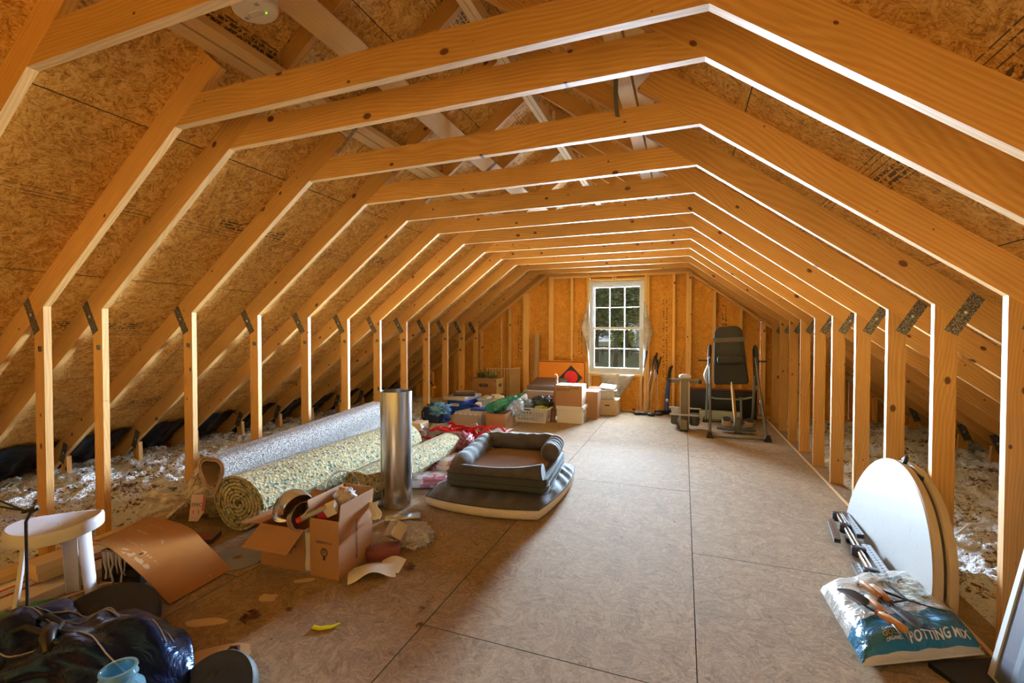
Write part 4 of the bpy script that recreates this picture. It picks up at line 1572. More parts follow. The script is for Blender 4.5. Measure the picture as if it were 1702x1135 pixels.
def cushion(m, c, z0, z1, puff, seed, nu=44, nv=44, p=6.0, wr=.012, fr=9):
    """pillow over a quadrilateral"""
    def top(u, v_):
        q = quad(c, *(soft(u, v_) if seed == 2 else (u, v_)))
        e = (1 - abs(2 * u - 1) ** p) * (1 - abs(2 * v_ - 1) ** p)
        e = max(e, 0) ** .5
        edge = min(u, v_, 1 - u, 1 - v_)
        r = wr * e * (sin((u + v_) * fr * 3 + 3 * sin(v_ * 5 + seed)) * math.exp(-edge * 9) + .7 * fbm(u * 4 + seed, v_ * 4, 0))
        return (q.x, q.y, z0 + (z1 - z0) * e + puff * sin(pi * u) * sin(pi * v_) + r)

    def bot(u, v_):
        q = quad(c, *(soft(u, v_) if seed == 2 else (u, v_)))
        e = (1 - abs(2 * u - 1) ** p) * (1 - abs(2 * v_ - 1) ** p)
        return (q.x, q.y, z0 - (z0 - .001) * (max(e, 0) ** .35))
    m.cur = 0
    m.grid(top, nu, nv)
    m.cur = 1
    m.grid(bot, nu, nv)
    m.cur = 0


def soft(u, v_, k=.42):
    a, b = 2 * u - 1, 2 * v_ - 1
    return (a * sqrt(1 - k * b * b / 2) + 1) / 2, (b * sqrt(1 - k * a * a / 2) + 1) / 2


m = MB()
cushion(m, C4, .088, .158, .020, 2, p=3.4, wr=.034, fr=12)
m.build('mattress', [VELG, SHERPA], t, True)
m = MB()
UV4 = [(0, 0), (1, 0), (1, 1), (0, 1)]


def edge_pt(a, b, f):
    p = Vector(UV4[a]).lerp(Vector(UV4[b]), f)
    return quad(C4, *soft(p.x, p.y))


for a, b in ((0, 1), (1, 2), (2, 3), (3, 0)):
    P = [edge_pt(a, b, k / 10) for k in range(11)]
    m.tube([(p.x * 1.001, p.y * 1.001, .089) for p in P], .005, 6)
m.build('piping', DKG, t, 60)
m = MB()
ring = []
for a, b in ((0, 1), (1, 2), (2, 3), (3, 0)):
    for k in range(12):
        ring.append(edge_pt(a, b, k / 12))
n_ = len(ring)
cen = sum(ring, Vector((0, 0))) / n_
vs, fs = [], []
for (s_, z) in ((.93, .004), (.975, .010), (1.0, .035), (1.004, .068), (.99, .087), (.95, .094)):
    for p in ring:
        q = cen + (p - cen) * s_
        vs.append((q.x, q.y, z))
for j in range(5):
    for k in range(n_):
        fs.append((j * n_ + k, j * n_ + (k + 1) % n_, (j + 1) * n_ + (k + 1) % n_, (j + 1) * n_ + k))
m.add(vs, fs)
m.build('fleece_edge', SHERPA, t, 60)
# bolster bed
t = thing('bolster_dog_bed', 'grey velour dog bed with raised bolsters, stacked on the flat mattress', 'dog bed', (-1.41, 3.72, .165), radians(5))
bw, bd = .82, .92
H1 = .115
m = MB()
m.rbox((0, 0, H1 / 2), (bw, bd, H1), .05, 5)
m.build('foam_base', DKG, t, 40)
m = MB()
for z in (.004, .058, .112):
    pts = []
    for q in range(4):
        cx = (bw / 2 - .05) * (1 if q in (0, 3) else -1)
        cy = (bd / 2 - .05) * (1 if q in (0, 1) else -1)
        for j in range(5):
            a = pi / 2 * q + pi / 2 * j / 4
            pts.append((cx + .051 * cos(a), cy + .051 * sin(a), z))
    m.tube(pts, .003, 5, closed=True)
m.build('seam_piping', plain('seam_dark', (.02, .02, .02), .8), t)
m = MB()
cushion(m, [(-bw / 2 + .06, -bd / 2 + .06), (bw / 2 - .06, -bd / 2 + .06), (bw / 2 - .06, bd / 2 - .06), (-bw / 2 + .06, bd / 2 - .06)], H1 - .004, H1 + .020, .01, 4, 26, 26, 4, wr=.006, fr=5)
m.build('seat_cushion', [BRB, BRB], t, True)
path = []
r_ = .105


def bol(a0, a1, zh, rr, name, taper=True):
    n = 22
    pts, rads = [], []
    for k in range(n + 1):
        s_ = k / n
        p = Vector(a0).lerp(Vector(a1), s_)
        w = .004 * sin(s_ * 40)
        pts.append((p.x, p.y, zh[0] + (zh[1] - zh[0]) * s_ - .018 * sin(pi * s_)))
        rads.append((rr + w) * (1 - .85 * abs(2 * s_ - 1) ** 10 if taper else 1))
    m = MB()
    m.tube(pts, rads, 20)
    m.v = [(x, y, H1 - .01 + max(0, (z - (H1 - .01))) * 1.0) if z < H1 - .01 else (x, y, z) for x, y, z in m.v]
    return m.build(name, VELG, t, 70)


e_ = .075
bol((-bw / 2 + e_, -bd / 2 + .03), (-bw / 2 + e_, bd / 2 - .02), (H1 + .035, H1 + .085), .080, 'side_bolster')
bol((bw / 2 - e_, .02), (bw / 2 - e_, bd / 2 - .02), (H1 + .075, H1 + .10), .080, 'side_bolster')
bol((-bw / 2 + .04, bd / 2 - e_), (bw / 2 - .04, bd / 2 - e_), (H1 + .085, H1 + .10), .082, 'back_bolster')
m = MB()
pts, rads = [], []
for k in range(25):
    s_ = k / 24
    pts.append((-bw / 2 + .03 + (bw - .06) * s_, -bd / 2 + .06, H1 + .010 + .028 * s_ ** 3 - .015 * sin(pi * s_)))
    rads.append(.052 + .018 * s_ ** 4)
m.tube(pts, rads, 18)
m.build('front_bolster', VELG, t, 70)
m = MB().prism([(-.028, -.012), (.028, -.012), (.028, .012), (-.028, .012)], 0, .002)
m.build('sewn_tag', plain('white_tag', (.7, .7, .7), .6), t, M=T(bw / 2 + .001, -.33, .045, ry=pi / 2, rz=0))

# ---- bags of mix behind the duct
BAGW = NT('cement_bag')
v = BAGW.tc.outputs['Object']
n1 = BAGW.noise(v, 5, 3, .7).outputs[0]
BAGW.color(BAGW.ramp(n1, [(.42, (.68, .64, .62)), (.50, (.60, .52, .52)), (.54, (.36, .12, .17)), (.60, (.32, .10, .14))]))
BAGW.rough(.35)
BAGW.bump(n1, .5, .02)
m = MB()
blob(m, (0, 0, .075), (.46, .58, .15), 11, .10, 40, 22, 3, ridge=.4, flat=.1)
o = m.build('mix_bag', BAGW.m, None, True, M=T(-2.14, 4.10, 0, rz=.2))
tag(o, 'lower white and maroon printed bag left of the grey dog beds', 'bag')
m = MB()
blob(m, (0, 0, .07), (.20, .50, .12), 17, .30, 40, 22, 3.0, ridge=.9, freq=2.2)
o = m.build('mix_bag', plain('maroon_film', (.26, .07, .10), .4, var=.4, scale=5, bump=.5, bscale=14), None, True, M=T(-2.20, 4.45, .10, rz=.55, rx=.18))
tag(o, 'crumpled open maroon bag lying on top of the printed bag behind the steel duct', 'bag')
m = MB()
blob(m, (0, 0, .045), (.42, .34, .09), 21, .10, 40, 18, 4.0, ridge=.5, flat=.1)
o = m.build('mix_bag', BAGW.m, None, True, M=T(-2.21, 3.66, 0, rz=.3))
tag(o, 'white and maroon printed sack on the floor between the duct and the dog mattress', 'bag')
# ---- pink and white flat carton on the floor
t = thing('flooring_carton', 'long flat white and dusty red flooring carton behind the dog beds', 'carton', (-2.36, 5.28, 0), radians(-2))
MB().box((-.10, -.70, 0), (.12, .70, .055)).build('carton_body', CARD_W, t)
MB().box((-.10, -.70, .0552), (.02, .70, .0558)).build('printed_face', plain('pale_pink', (.52, .40, .38), .6), t)
MB().box((.1202, -.70, .004), (.1208, .70, .05)).build('red_side', plain('dusty_red', (.42, .07, .07), .6), t)
MB().box((.03, -.70, .0552), (.065, .70, .0558)).build('red_stripe', plain('dusty_red', (.42, .07, .07), .6), t)
text('lettering', 'LAMINATE FLOORING', .032, PAPER, t, T(.047, -.25, .0560, rz=pi / 2))
o = MB().box((-.16, -.62, 0), (.16, .62, .03)).build('pale_board', CARD_W, None, M=T(-2.10, 5.30, 0, rz=radians(-2)))
tag(o, 'long flat pale carton lying beside the dusty red flooring carton', 'carton')
# ---- small white box with blue logo
c = carton('small_carton', 'small pale carton with a blue oval emblem beside the foam pad rolls', .17, .24, .15, (-3.45, 5.52, 0), .05, mat=CARD_L)
MB().lathe([(.018, 0), (.036, 0), (.036, .001), (.018, .001)], n=20, closed=True).build('blue_emblem', plain('blue_ink', (.02, .06, .30), .5), c, M=T(.0855, -.04, .085, ry=pi / 2) @ Matrix.Diagonal((1, .8, 1, 1)))

# ---- heap of red and silver straps
SILV = plain('silver_webbing', (.45, .42, .40), .35, var=.15)
REDS = plain('red_webbing', (.62, .012, .02), .5, var=.1)
t = thing('strap_harness', 'tangled heap of red and silver harness straps on the floor', 'harness', (-2.72, 5.22, 0))
rn = random.Random(12)


def strap(pts, w, mat, name):
    P = [Vector(p) for p in pts]
    Q = []
    for i in range(len(P) - 1):
        for k in range(6):
            s_ = k / 6
            p0, p1, p2, p3 = P[max(i - 1, 0)], P[i], P[i + 1], P[min(i + 2, len(P) - 1)]
            Q.append(0.5 * ((2 * p1) + (-p0 + p2) * s_ + (2 * p0 - 5 * p1 + 4 * p2 - p3) * s_ * s_ + (-p0 + 3 * p1 - 3 * p2 + p3) * s_ ** 3))
    Q.append(P[-1])
    m = MB()
    n = len(Q)
    vs, fs = [], []
    for i, q in enumerate(Q):
        d = (Q[min(i + 1, n - 1)] - Q[max(i - 1, 0)]).normalized()
        sd = d.cross(Vector((.6 * sin(i * .21), 1.0, .5 + .4 * cos(i * .17)))).normalized()
        q = Vector((q.x, q.y, max(q.z, .004)))
        up_ = sd.cross(d).normalized() * .004
        vs += [q - sd * w / 2 - up_, q + sd * w / 2 - up_, q + sd * w / 2 + up_, q - sd * w / 2 + up_]
    for i in range(n - 1):
        for k in range(4):
            fs.append((i * 4 + k, i * 4 + (k + 1) % 4, (i + 1) * 4 + (k + 1) % 4, (i + 1) * 4 + k))
    fs += [(3, 2, 1, 0), (n * 4 - 4, n * 4 - 3, n * 4 - 2, n * 4 - 1)]
    m.add(vs, fs)
    return m.build(name, mat, t, 40)


for k in range(26):
    a0 = rn.uniform(0, 6.28)
    pts = []
    x, y = rn.uniform(-.34, .36), rn.uniform(-.22, .20)
    R_ = rn.uniform(.10, .24)
    for j in range(7):
        a = a0 + j * rn.uniform(.5, .9)
        pts.append((x + R_ * 1.2 * cos(a), y + R_ * .7 * sin(a), .02 + max(0, rn.uniform(.02, .20) * (1 - abs(x) * 1.2))))
    strap(pts, .046, REDS if k % 5 < 3 else SILV, 'strap')
for k in range(4):
    z = .05 + .03 * k
    strap([(-.30 + .2 * k, -.10, .02), (-.15 + .2 * k, -.05, .10 + z * .8), (.02 + .2 * k, 0, .12 + z * .8), (.14 + .2 * k, .02, .05), (.22 + .18 * k, .05, .01)], .034, REDS, 'strap')
strap([(.20, -.1, .03), (.35, .05, .06), (.55, .12, .03), (.62, .20, .02)], .05, SILV, 'strap')
strap([(.24, -.05, .02), (.42, .12, .07), (.60, .22, .03), (.50, .35, .02)], .03, REDS, 'strap')
for x, y, z in ((.1, 0, .12), (-.2, .1, .10), (.35, .12, .07), (-.05, -.12, .09)):
    MB().rbox((0, 0, 0), (.06, .045, .014), .006).build('buckle', plain('grey_buckle', (.5, .48, .46), .3, .6), t, 40, M=T(x, y, z, rx=.4, ry=.5, rz=x * 9))
m = MB()
blob(m, (0, 0, .03), (.5, .34, .06), 31, .2, 26, 14, 2.4, flat=.1)
m.build('padded_base', plain('tan_padding', (.42, .27, .20), .8), t, True)

# ---- blue tote, cooler, book
m = MB()
blob(m, (0, 0, .13), (.34, .28, .28), 41, .22, 44, 28, 4.5, ridge=.8, flat=.06)
t = thing('blue_tote', 'soft dark and light blue tote bag by the left studs', 'bag', (-3.60, 6.28, 0), .1)
m.build('tote_body', plain('navy_fabric', (.012, .035, .14), .6, var=.3, bump=.4, bscale=20), t, True)
m = MB()
blob(m, (.07, -.05, .205), (.26, .26, .17), 44, .35, 36, 20, 2.2, ridge=1.0)
m.build('blue_liner', plain('light_blue_film', (.16, .42, .75), .3, bump=.5, bscale=14), t, True)
MB().tube([(-.19, -.05, .22), (-.23, -.06, .15), (-.22, -.06, .05), (-.19, -.06, .02)], .012, 8).build('handle', BLACK, t, 50)
t = thing('cooler', 'blue and white picnic cooler behind the blue tote bag', 'cooler', (-3.575, 7.12, 0), radians(-3))
MB().rbox((0, 0, .13), (.40, .60, .26), .03, 4, taper=.95).build('cooler_body', plain('cooler_blue', (.015, .075, .55), .35), t, 40)
MB().rbox((0, 0, .29), (.43, .63, .065), .035, 4).build('lid', WPLAS, t, 40)
MB().rbox((.02, -.304, .19), (.16, .006, .045), .002).build('sticker', CARD_W, t)
text('lettering', 'ICE CHEST', .022, plain('blue_ink', (.02, .06, .30), .5), t, T(.02, -.3075, .19, rx=pi / 2))
for y in (-.2, 0, .2):
    MB().rbox((.203, y, .16), (.008, .14, .16), .004).build('side_panel', plain('cooler_blue', (.015, .075, .55), .35), t, 40)
o = MB().rbox((0, 0, .035), (.36, .26, .07), .004).build('board_game_box', plain('dark_sleeve', (.10, .055, .04), .4, var=.4, scale=14), None, 40, M=T(-3.50, 7.06, .3235, rz=.35))
MB().rbox((0, 0, .0705), (.30, .20, .002), .002).build('box_print', plain('sleeve_print', (.34, .30, .26), .3, var=.5, scale=18), o)
tag(o, 'flat dark picture-printed box lying on the cooler lid', 'box')
# ---- white bins and papers right of the cooler
for x, y, z, w, d, h, lab, mt in ((-3.10, 7.25, 0, .36, .40, .26, 'pale translucent storage tub right of the cooler', plain('tub_blue', (.50, .60, .72), .3)),
                                  (-2.82, 7.05, 0, .30, .30, .25, 'white plastic tub behind the green bag', WPLAS)):
    t = thing('storage_tub', lab, 'tub', (x, y, z), .1)
    m = MB()
    m.rbox((0, 0, h / 2), (w, d, h), .04, 4, taper=.86)
    m.build('tub_body', mt, t, 40)
    MB().rbox((0, 0, h + .006), (w + .03, d + .03, .018), .04, 4).build('rim', mt, t, 40)
pap = [(-3.15, 7.18, .29, .2, -.5), (-3.02, 7.30, .31, -.3, .4), (-2.90, 7.12, .30, .4, .2), (-2.80, 7.02, .29, -.2, -.3)]
for k, (x, y, z, rx, rz) in enumerate(pap):
    o = MB().rbox((0, 0, 0), (.16, .12, .03), .006).build('paper_bundle', PAPER if k % 2 else CARD_L, None, 40, M=T(x, y, z, rx=rx, rz=rz))
    tag(o, ('cream booklet at the left on the pale storage tub', 'white booklet standing tilted on the back of the pale tub', 'cream packet lying where the two tubs meet', 'white packet on the white tub')[k], 'papers', 'papers on the tubs')
o = MB().rbox((0, 0, 0), (.10, .08, .07), .03, 4).build('white_jug', WPLAS, None, 40, M=T(-2.97, 6.45, .275, rx=.3, rz=.3))
MB().lathe([(0, .001), (.012, .001), (.012, 0)], (0, 0, 0), 12).build('dark_hole', BLACK, o, M=T(-.01, -.041, 0, rx=pi / 2))
tag(o, 'small white plastic part with a round hole on the folders', 'part')
BLU = plain('royal_blue', (.01, .04, .30), .45)
o = MB().tube([(-.14, 0, 0), (-.07, .05, .02), (0, .03, .03), (.08, .04, .01), (.14, 0, 0)], .018, 8).build('blue_rope', BLU, None, 60, M=T(-3.06, 6.35, .265))
tag(o, 'blue looped cord lying over the stood-up folders', 'cord')
o = MB().rbox((0, 0, 0), (.22, .12, .03), .005).build('blue_folder', BLU, None, 40, M=T(-2.86, 6.22, .252, rz=.1, rx=.1))
tag(o, 'flat navy folder on the stood-up folders', 'folder')
# ---- row of upright grey folders / briefcase panels
for k in range(8):
    y = 5.95 + .058 * k
    w, h = (.40, .21) if k < 1 else (.42, .235)
    o = MB().rbox((0, 0, h / 2), (w, .026, h), .012, 3).build('file_case', plain('grey_beige', (.36, .29, .26), .6) if k % 2 == 0 else plain('grey_light', (.46, .41, .38), .6), None, 40, M=T(-2.95 + .012 * k, y, 0, rx=-.05))
    if k == 0:
        for q in range(5):
            MB().rbox((0, 0, 0), (.02, .012, .025), .004).build('white_tab', PAPER, o, M=T(-.16 + .08 * q, -.004, .21, ry=.4 * (q % 2)))
        tag(o, 'front grey-beige file case with white tabs along its top edge', 'file case')
    else:
        tag(o, 'upright grey-beige file case, %s in the row behind the tabbed one' % ordn[k - 1], 'file case')
    o['group'] = 'upright file cases'
# ---- brown carton with the green bag
c = carton('carton', 'open brown carton in front of the laundry basket with a green bag on it', .29, .38, .23, (-2.53, 6.24, 0), radians(4), open_=True)
GRB = clear_film('green_bag_film', (.01, .30, .20), .9, .2, 9)
m = MB()


def gbag(u, v_):
    a = 2 * pi * u
    s_ = v_
    r = .115 * (sin(pi * min(1, s_ * 1.25 + .08)) ** .6 if s_ < .75 else .35 * (1 - (s_ - .75) * 2) + .05)
    r *= 1 + .22 * sin(a * 5 + s_ * 8) * s_ + .2 * fbm(cos(a) * 2, sin(a) * 2, s_ * 5)
    r = max(r, .012)
    return (-.26 + .62 * s_ + .02 * sin(a), r * cos(a) * 1.1, .25 + .02 + .26 * s_ ** 1.6 + r * sin(a) * .9)


m.grid(gbag, 36, 26)
o = m.build('green_bag', GRB, None, True, M=T(-2.50, 6.28, 0, rz=.1))
tag(o, 'crumpled green and white plastic bag slanting up over the brown carton', 'plastic bag')
m = MB()
blob(m, (0, 0, 0), (.22, .14, .24), 51, .4, 26, 18, 2.2, ridge=.8)
o = m.build('plastic_bag', CLEAR, None, True, M=T(-2.33, 6.40, .30))
tag(o, 'clear crinkled plastic between the green bag and the laundry basket', 'plastic bag')
# ---- laundry basket
t = thing('laundry_basket', 'white plastic laundry basket with oval holes, full of clothes', 'basket', (-2.22, 6.92, 0), radians(2))
bw_, bd_, bh_ = .56, .42, .225
BK = plain('basket_white', (.72, .66, .58), .45)


def bwall(side):
    """one wall with rows of real slanted oval holes, built from strips around each hole"""
    L = bw_ if side in (0, 2) else bd_
    m = MB()
    nc = 9 if side in (0, 2) else 6
    rows = 3
    z_lo, z_hi = .035, .175
    cw, ch = (L - .10) / nc, (z_hi - z_lo) / rows
    th = .004
    K = 10

    def emb(x, z):
        k = .86 + .14 * z / bh_
        return (x * k, -(bd_ if side in (0, 2) else bw_) / 2 * k, z)
    quads = []
    quads += [(-L / 2, 0.0, L / 2, z_lo), (-L / 2, z_hi, L / 2, bh_), (-L / 2, z_lo, -L / 2 + .05, z_hi), (L / 2 - .05, z_lo, L / 2, z_hi)]
    for a, b, c_, d in quads:
        m.add([emb(a, b), emb(c_, b), emb(c_, d), emb(a, d)], [(0, 1, 2, 3)])
    for r in range(rows):
        for c_ in range(nc):
            cx, cz = -L / 2 + .05 + cw * (c_ + .5), z_lo + ch * (r + .5)
            vs, fs = [], []
            for k in range(K * 2):
                a = 2 * pi * k / (K * 2)
                # square border and slanted oval
                ca, sa = cos(a), sin(a)
                s_ = 1 / max(abs(ca), abs(sa))
                vs.append(emb(cx + cw / 2 * ca * s_, cz + ch / 2 * sa * s_))
                ex, ez = .27 * cw * ca, .40 * ch * sa
                vs.append(emb(cx + ex + ez * .45, cz + ez))
            for k in range(K * 2):
                k2 = (k + 1) % (K * 2)
                fs.append((2 * k, 2 * k2, 2 * k2 + 1, 2 * k + 1))
            m.add(vs, fs)
    o = m.build('basket_wall', BK, t, fix=False, M=Matrix.Rotation(pi / 2 * side, 4, 'Z'))
    sd_ = o.modifiers.new('thick', 'SOLIDIFY')
    sd_.thickness = .004
    sd_.offset = -1


for s_ in range(4):
    bwall(s_)
MB().box((-.24, -.18, .001), (.24, .18, .006)).build('basket_floor', BK, t)
m = MB()
for s_ in range(4):
    L, D = (bw_, bd_) if s_ in (0, 2) else (bd_, bw_)
    m.rbox((0, -D / 2 - .008, bh_), (L + .04, .030, .014), .006, 3, M=Matrix.Rotation(pi / 2 * s_, 4, 'Z'))
m.build('rim', BK, t, 40)
MB().rbox((0, -bd_ / 2 - .004, .205), (.11, .006, .018), .008, 3).build('grip_hole', BLACK, t, M=T(-.05, .002, 0))
m = MB()
blob(m, (-.12, -.02, .20), (.30, .34, .20), 61, .25, 36, 22, 2.4, ridge=.7)
o = m.build('jacket', plain('grey_sheen_cloth', (.20, .24, .27), .28, var=.5, scale=9, bump=.6, bscale=12), None, True, M=T(-2.22, 6.95, .02))
tag(o, 'shiny grey-blue jacket crumpled in the left of the laundry basket', 'clothing')
m = MB()
blob(m, (.10, .02, .24), (.34, .30, .20), 65, .28, 36, 22, 2.4, ridge=.7)
o = m.build('jacket', plain('charcoal_cloth', (.03, .035, .035), .35, var=.3, bump=.6, bscale=14), None, True, M=T(-2.20, 6.97, .03))
tag(o, 'charcoal jacket heaped in the right of the laundry basket', 'clothing')
m = MB()
blob(m, (.14, -.12, .20), (.20, .12, .08), 68, .3, 24, 14, 2.4, ridge=.5)
o = m.build('yellow_cloth', plain('yellow_green_cloth', (.30, .34, .03), .8, bump=.4, bscale=20), None, True, M=T(-2.20, 6.93, .02))
tag(o, 'yellow-green cloth at the right front of the laundry basket', 'clothing')

# ---- boxes, suitcase, sign
c = carton('box_of_books', 'sealed brown carton with handwritten BOOKS, stacked on the white carton', .415, .36, .32, (-1.655, 7.08, .262), radians(1), tape=True)
MB().box((-.2075, -.18, .3202), (.2075, .18, .3206)).build('white_top', CARD_W, c)
MB().box((-.03, -.18, .3206), (.035, .18, .3212)).build('tape_strip', plain('brown_tape', (.42, .30, .20), .25), c)
text('handwriting', 'BOOKS!', .065, INKB, c, T(-.08, -.1812, .255, rx=pi / 2, ry=0), sx=.9)
text('handwriting', 'FLOWER', .04, INKB, c, T(.09, -.1812, .275, rx=pi / 2), sx=.9)
c = carton('white_carton', 'white moving carton at the bottom of the BOOKS stack', .40, .34, .245, (-1.64, 7.08, 0), radians(1), mat=CARD_W)
MB().rbox((0, 0, .236), (.43, .37, .05), .006).build('lid', CARD_W, c)
MB().rbox((.2015, -.05, .17), (.004, .03, .06), .01).build('hand_hole', BLACK, c)
for k in range(3):
    MB().box((.2005, -.10, .05 + .025 * k), (.2012, .10, .056 + .025 * k)).build('print_line', INKB, c)
c = carton('tall_carton', 'tall brown carton right of the BOOKS stack', .22, .30, .44, (-1.40, 7.55, 0), radians(0), {'back': (25, .10), 'left': (30, .10)})
MB().box((-.11, -.15, .4402), (.11, .15, .4408)).build('pale_top', CARD_W, c)
c = carton('file_carton', 'cream file carton with an oval hand hole and lid under the window', .33, .42, .215, (-1.205, 8.06, 0), radians(0), mat=CARD_L)
MB().rbox((0, 0, .226), (.345, .435, .055), .005).build('lid', CARD_L, c)
MB().rbox((.0, -.211, .16), (.085, .004, .018), .008).build('hand_hole', BLACK, c)
for k in range(6):
    MB().box((-.15, -.2112, .03 + .018 * k), (.14, -.2104, .032 + .018 * k)).build('print_line', plain('faint_print', (.42, .31, .18), .8), c)
t = thing('plastic_tub', 'translucent white plastic tub of papers on the cream file carton', 'tub', (-1.22, 8.0, .255), .12)
MB().rbox((0, 0, .075), (.27, .24, .15), .03, 4, taper=.85).build('tub_body', plain('translucent_white', (.62, .62, .60), .35, var=.15, scale=14), t, 40)
MB().rbox((0, 0, .15), (.31, .28, .018), .03, 4).build('rim', WPLAS, t, 40)
t = thing('magazine_stack', 'tilted printed papers sticking out of the translucent tub', 'papers', (-1.22, 8.0, .41), -.1)
MB().rbox((0, 0, .03), (.26, .20, .07), .004).build('paper_block', PAPER, t, M=T(0, 0, 0, rx=.25, ry=.08))
text('lettering', 'NEWS & VIEWS', .042, INKB, t, T(0, -.105, .01, rx=pi / 2 + .25, ry=-.08), sx=.8)
# open lidded grey box behind
t = thing('suitcase_box', 'open grey-brown lidded box with a maroon label behind the laundry basket', 'box', (-2.27, 7.62, 0), 0)
GB = plain('grey_brown_card', (.34, .25, .21), .7)
MB().box((-.30, -.20, 0), (.30, .20, .40)).build('box_body', GB, t)
MB().box((-.31, -.01, -.004), (.31, .42, .004)).build('lid', plain('dark_lid', (.16, .11, .09), .6), t, M=T(0, .20, .47, rx=radians(12)))
MB().box((-.30, -.0, .40), (.30, .20, .47)).build('rear_flap', plain('dark_lid', (.16, .11, .09), .6), t)
MB().box((.10, -.2015, .22), (.26, -.2005, .34)).build('maroon_label', plain('maroon_print', (.24, .05, .08), .5), t)
o = MB().rbox((0, 0, .02), (.12, .10, .05), .01).build('red_item', REDP, None, 40, M=T(-2.50, 7.25, .30, rz=.2))
tag(o, 'small bright red item between the green bag and the grey-brown box', 'item')
o = MB().rbox((0, 0, 0), (.12, .14, .10), .02).build('plastic_packet', plain('silver_packet', (.6, .58, .58), .2, bump=.6, bscale=18), None, 40, M=T(-2.42, 7.0, .33, rx=.4, rz=.4))
tag(o, 'silvery crinkled packet just left of the grey jacket', 'packet')
# cane / crutch
t = thing('wooden_crutch', 'slim wooden pole with a curled white top leaning by the BOOKS stack', 'pole', (0, 0, 0))
MB().tube([(-1.925, 6.97, 0), (-1.905, 7.02, .35), (-1.885, 7.06, .69)], [.042, .032, .014], 10).build('shaft', plain('rosewood', (.30, .12, .05), .5), t, 60)
MB().tube([(-1.87, 7.04, .55), (-1.865, 7.05, .70), (-1.885, 7.05, .735), (-1.915, 7.05, .73)], .010, 8).build('curled_top', PAPER, t, 60)

# ---- road sign
t = thing('road_sign', 'orange rectangular road sign with black arrow and red disc leaning on the gable studs', 'sign', (-2.13, 8.24, .02), 0)
t.rotation_euler = (radians(-3), 0, 0)
ORG = plain('sign_orange', (.83, .26, .004), .45, var=.03)
SBK = plain('sign_black', (.02, .015, .015), .5)
SRED = plain('sign_red', (.85, .01, .02), .4, var=.03)


def rr(w, h, r, n=6):
    pts = []
    for q in range(4):
        cx = (w / 2 - r) * (1 if q in (0, 3) else -1)
        cy = (h / 2 - r) * (1 if q in (0, 1) else -1)
        for j in range(n + 1):
            a = pi / 2 * q + pi / 2 * j / n
            pts.append((cx + r * cos(a), cy + r * sin(a)))
    return pts


sw, sh = .935, .86
SM = T(0, 0, .43, rx=pi / 2)
MB().prism(rr(sw, sh, .05), -.004, 0).build('sign_plate', ORG, t, M=SM)
m = MB()
A_, B_ = rr(sw - .028, sh - .028, .045), rr(sw - .056, sh - .056, .034)
n_ = len(A_)
m.add([(p[0], p[1], .0006) for p in A_] + [(p[0], p[1], .0006) for p in B_], [(i, (i + 1) % n_, n_ + (i + 1) % n_, n_ + i) for i in range(n_)])
m.build('black_border', SBK, t, fix=False, M=SM)
cx_, cy_ = .195, .125
m = MB().prism([(cx_ + .215, cy_), (cx_, cy_ + .225), (cx_ - .215, cy_), (cx_, cy_ - .225)], .0004, .0010)
m.prism([(cx_ - .11, cy_ - .11), (cx_ - .21, cy_), (cx_ - .44, cy_ - .24), (cx_ - .44, cy_ - .38), (cx_ - .34, cy_ - .34)], .0004, .0009)
m.build('black_diamond', SBK, t, M=SM)
MB().lathe([(0, .0016), (.125, .0016), (.125, .0008)], (cx_, cy_, 0), 32).build('red_disc', SRED, t, M=SM)
MB().lathe([(0, .004), (.009, .003), (.009, 0)], (.34, .27, 0), 10).build('bolt', SHINY, t, M=SM)
MB().lathe([(0, .004), (.009, .003), (.009, 0)], (-.40, .27, 0), 10).build('bolt', SHINY, t, M=SM)
# ---- box with evergreen garland and bundled lattice fence
c = carton('fruit_box', 'brown and cream open produce box of evergreen garland by the gable wall', .54, .30, .30, (-3.50, 8.0, .24), radians(-3), open_=True)
MB().box((.2702, -.15, 0), (.2712, .15, .30)).build('cream_side', plain('cream_print', (.78, .62, .30), .6), c)
for (x, y, rz_, w_2) in ((0, -.1512, 0, .15), (.2722, 0, pi / 2, .10)):
    MB().prism(rr(w_2 + .03, .055, .026), 0, .0008).build('label_frame', INKB, c, M=T(x, y, .17, rx=pi / 2, rz=rz_))
    text('lettering', 'PRODUCE', .036, CARD_L, c, T(x + (.0012 if rz_ else 0), y - (0 if rz_ else .0012), .17, rz=rz_) @ Matrix.Rotation(pi / 2, 4, 'X'), sx=.7 if not rz_ else .5)
for x in (-.24, .24):
    MB().lathe([(0, .0008), (.012, .0008), (.012, 0)], (0, 0, 0), 10).build('vent_hole', BLACK, c, M=T(x, -.1515, .255, rx=pi / 2))
o = carton('carton', 'plain carton under the produce box', .56, .32, .235, (-3.50, 8.0, 0), radians(-2))
t = thing('evergreen_garland', 'artificial evergreen garland spilling out of the produce box', 'garland', (-3.50, 7.98, .545))
GREEN = [plain('needle_dark', (.03, .12, .05), .6), plain('needle_pale', (.30, .42, .18), .6)]
rn = random.Random(3)
ms = [MB(), MB()]
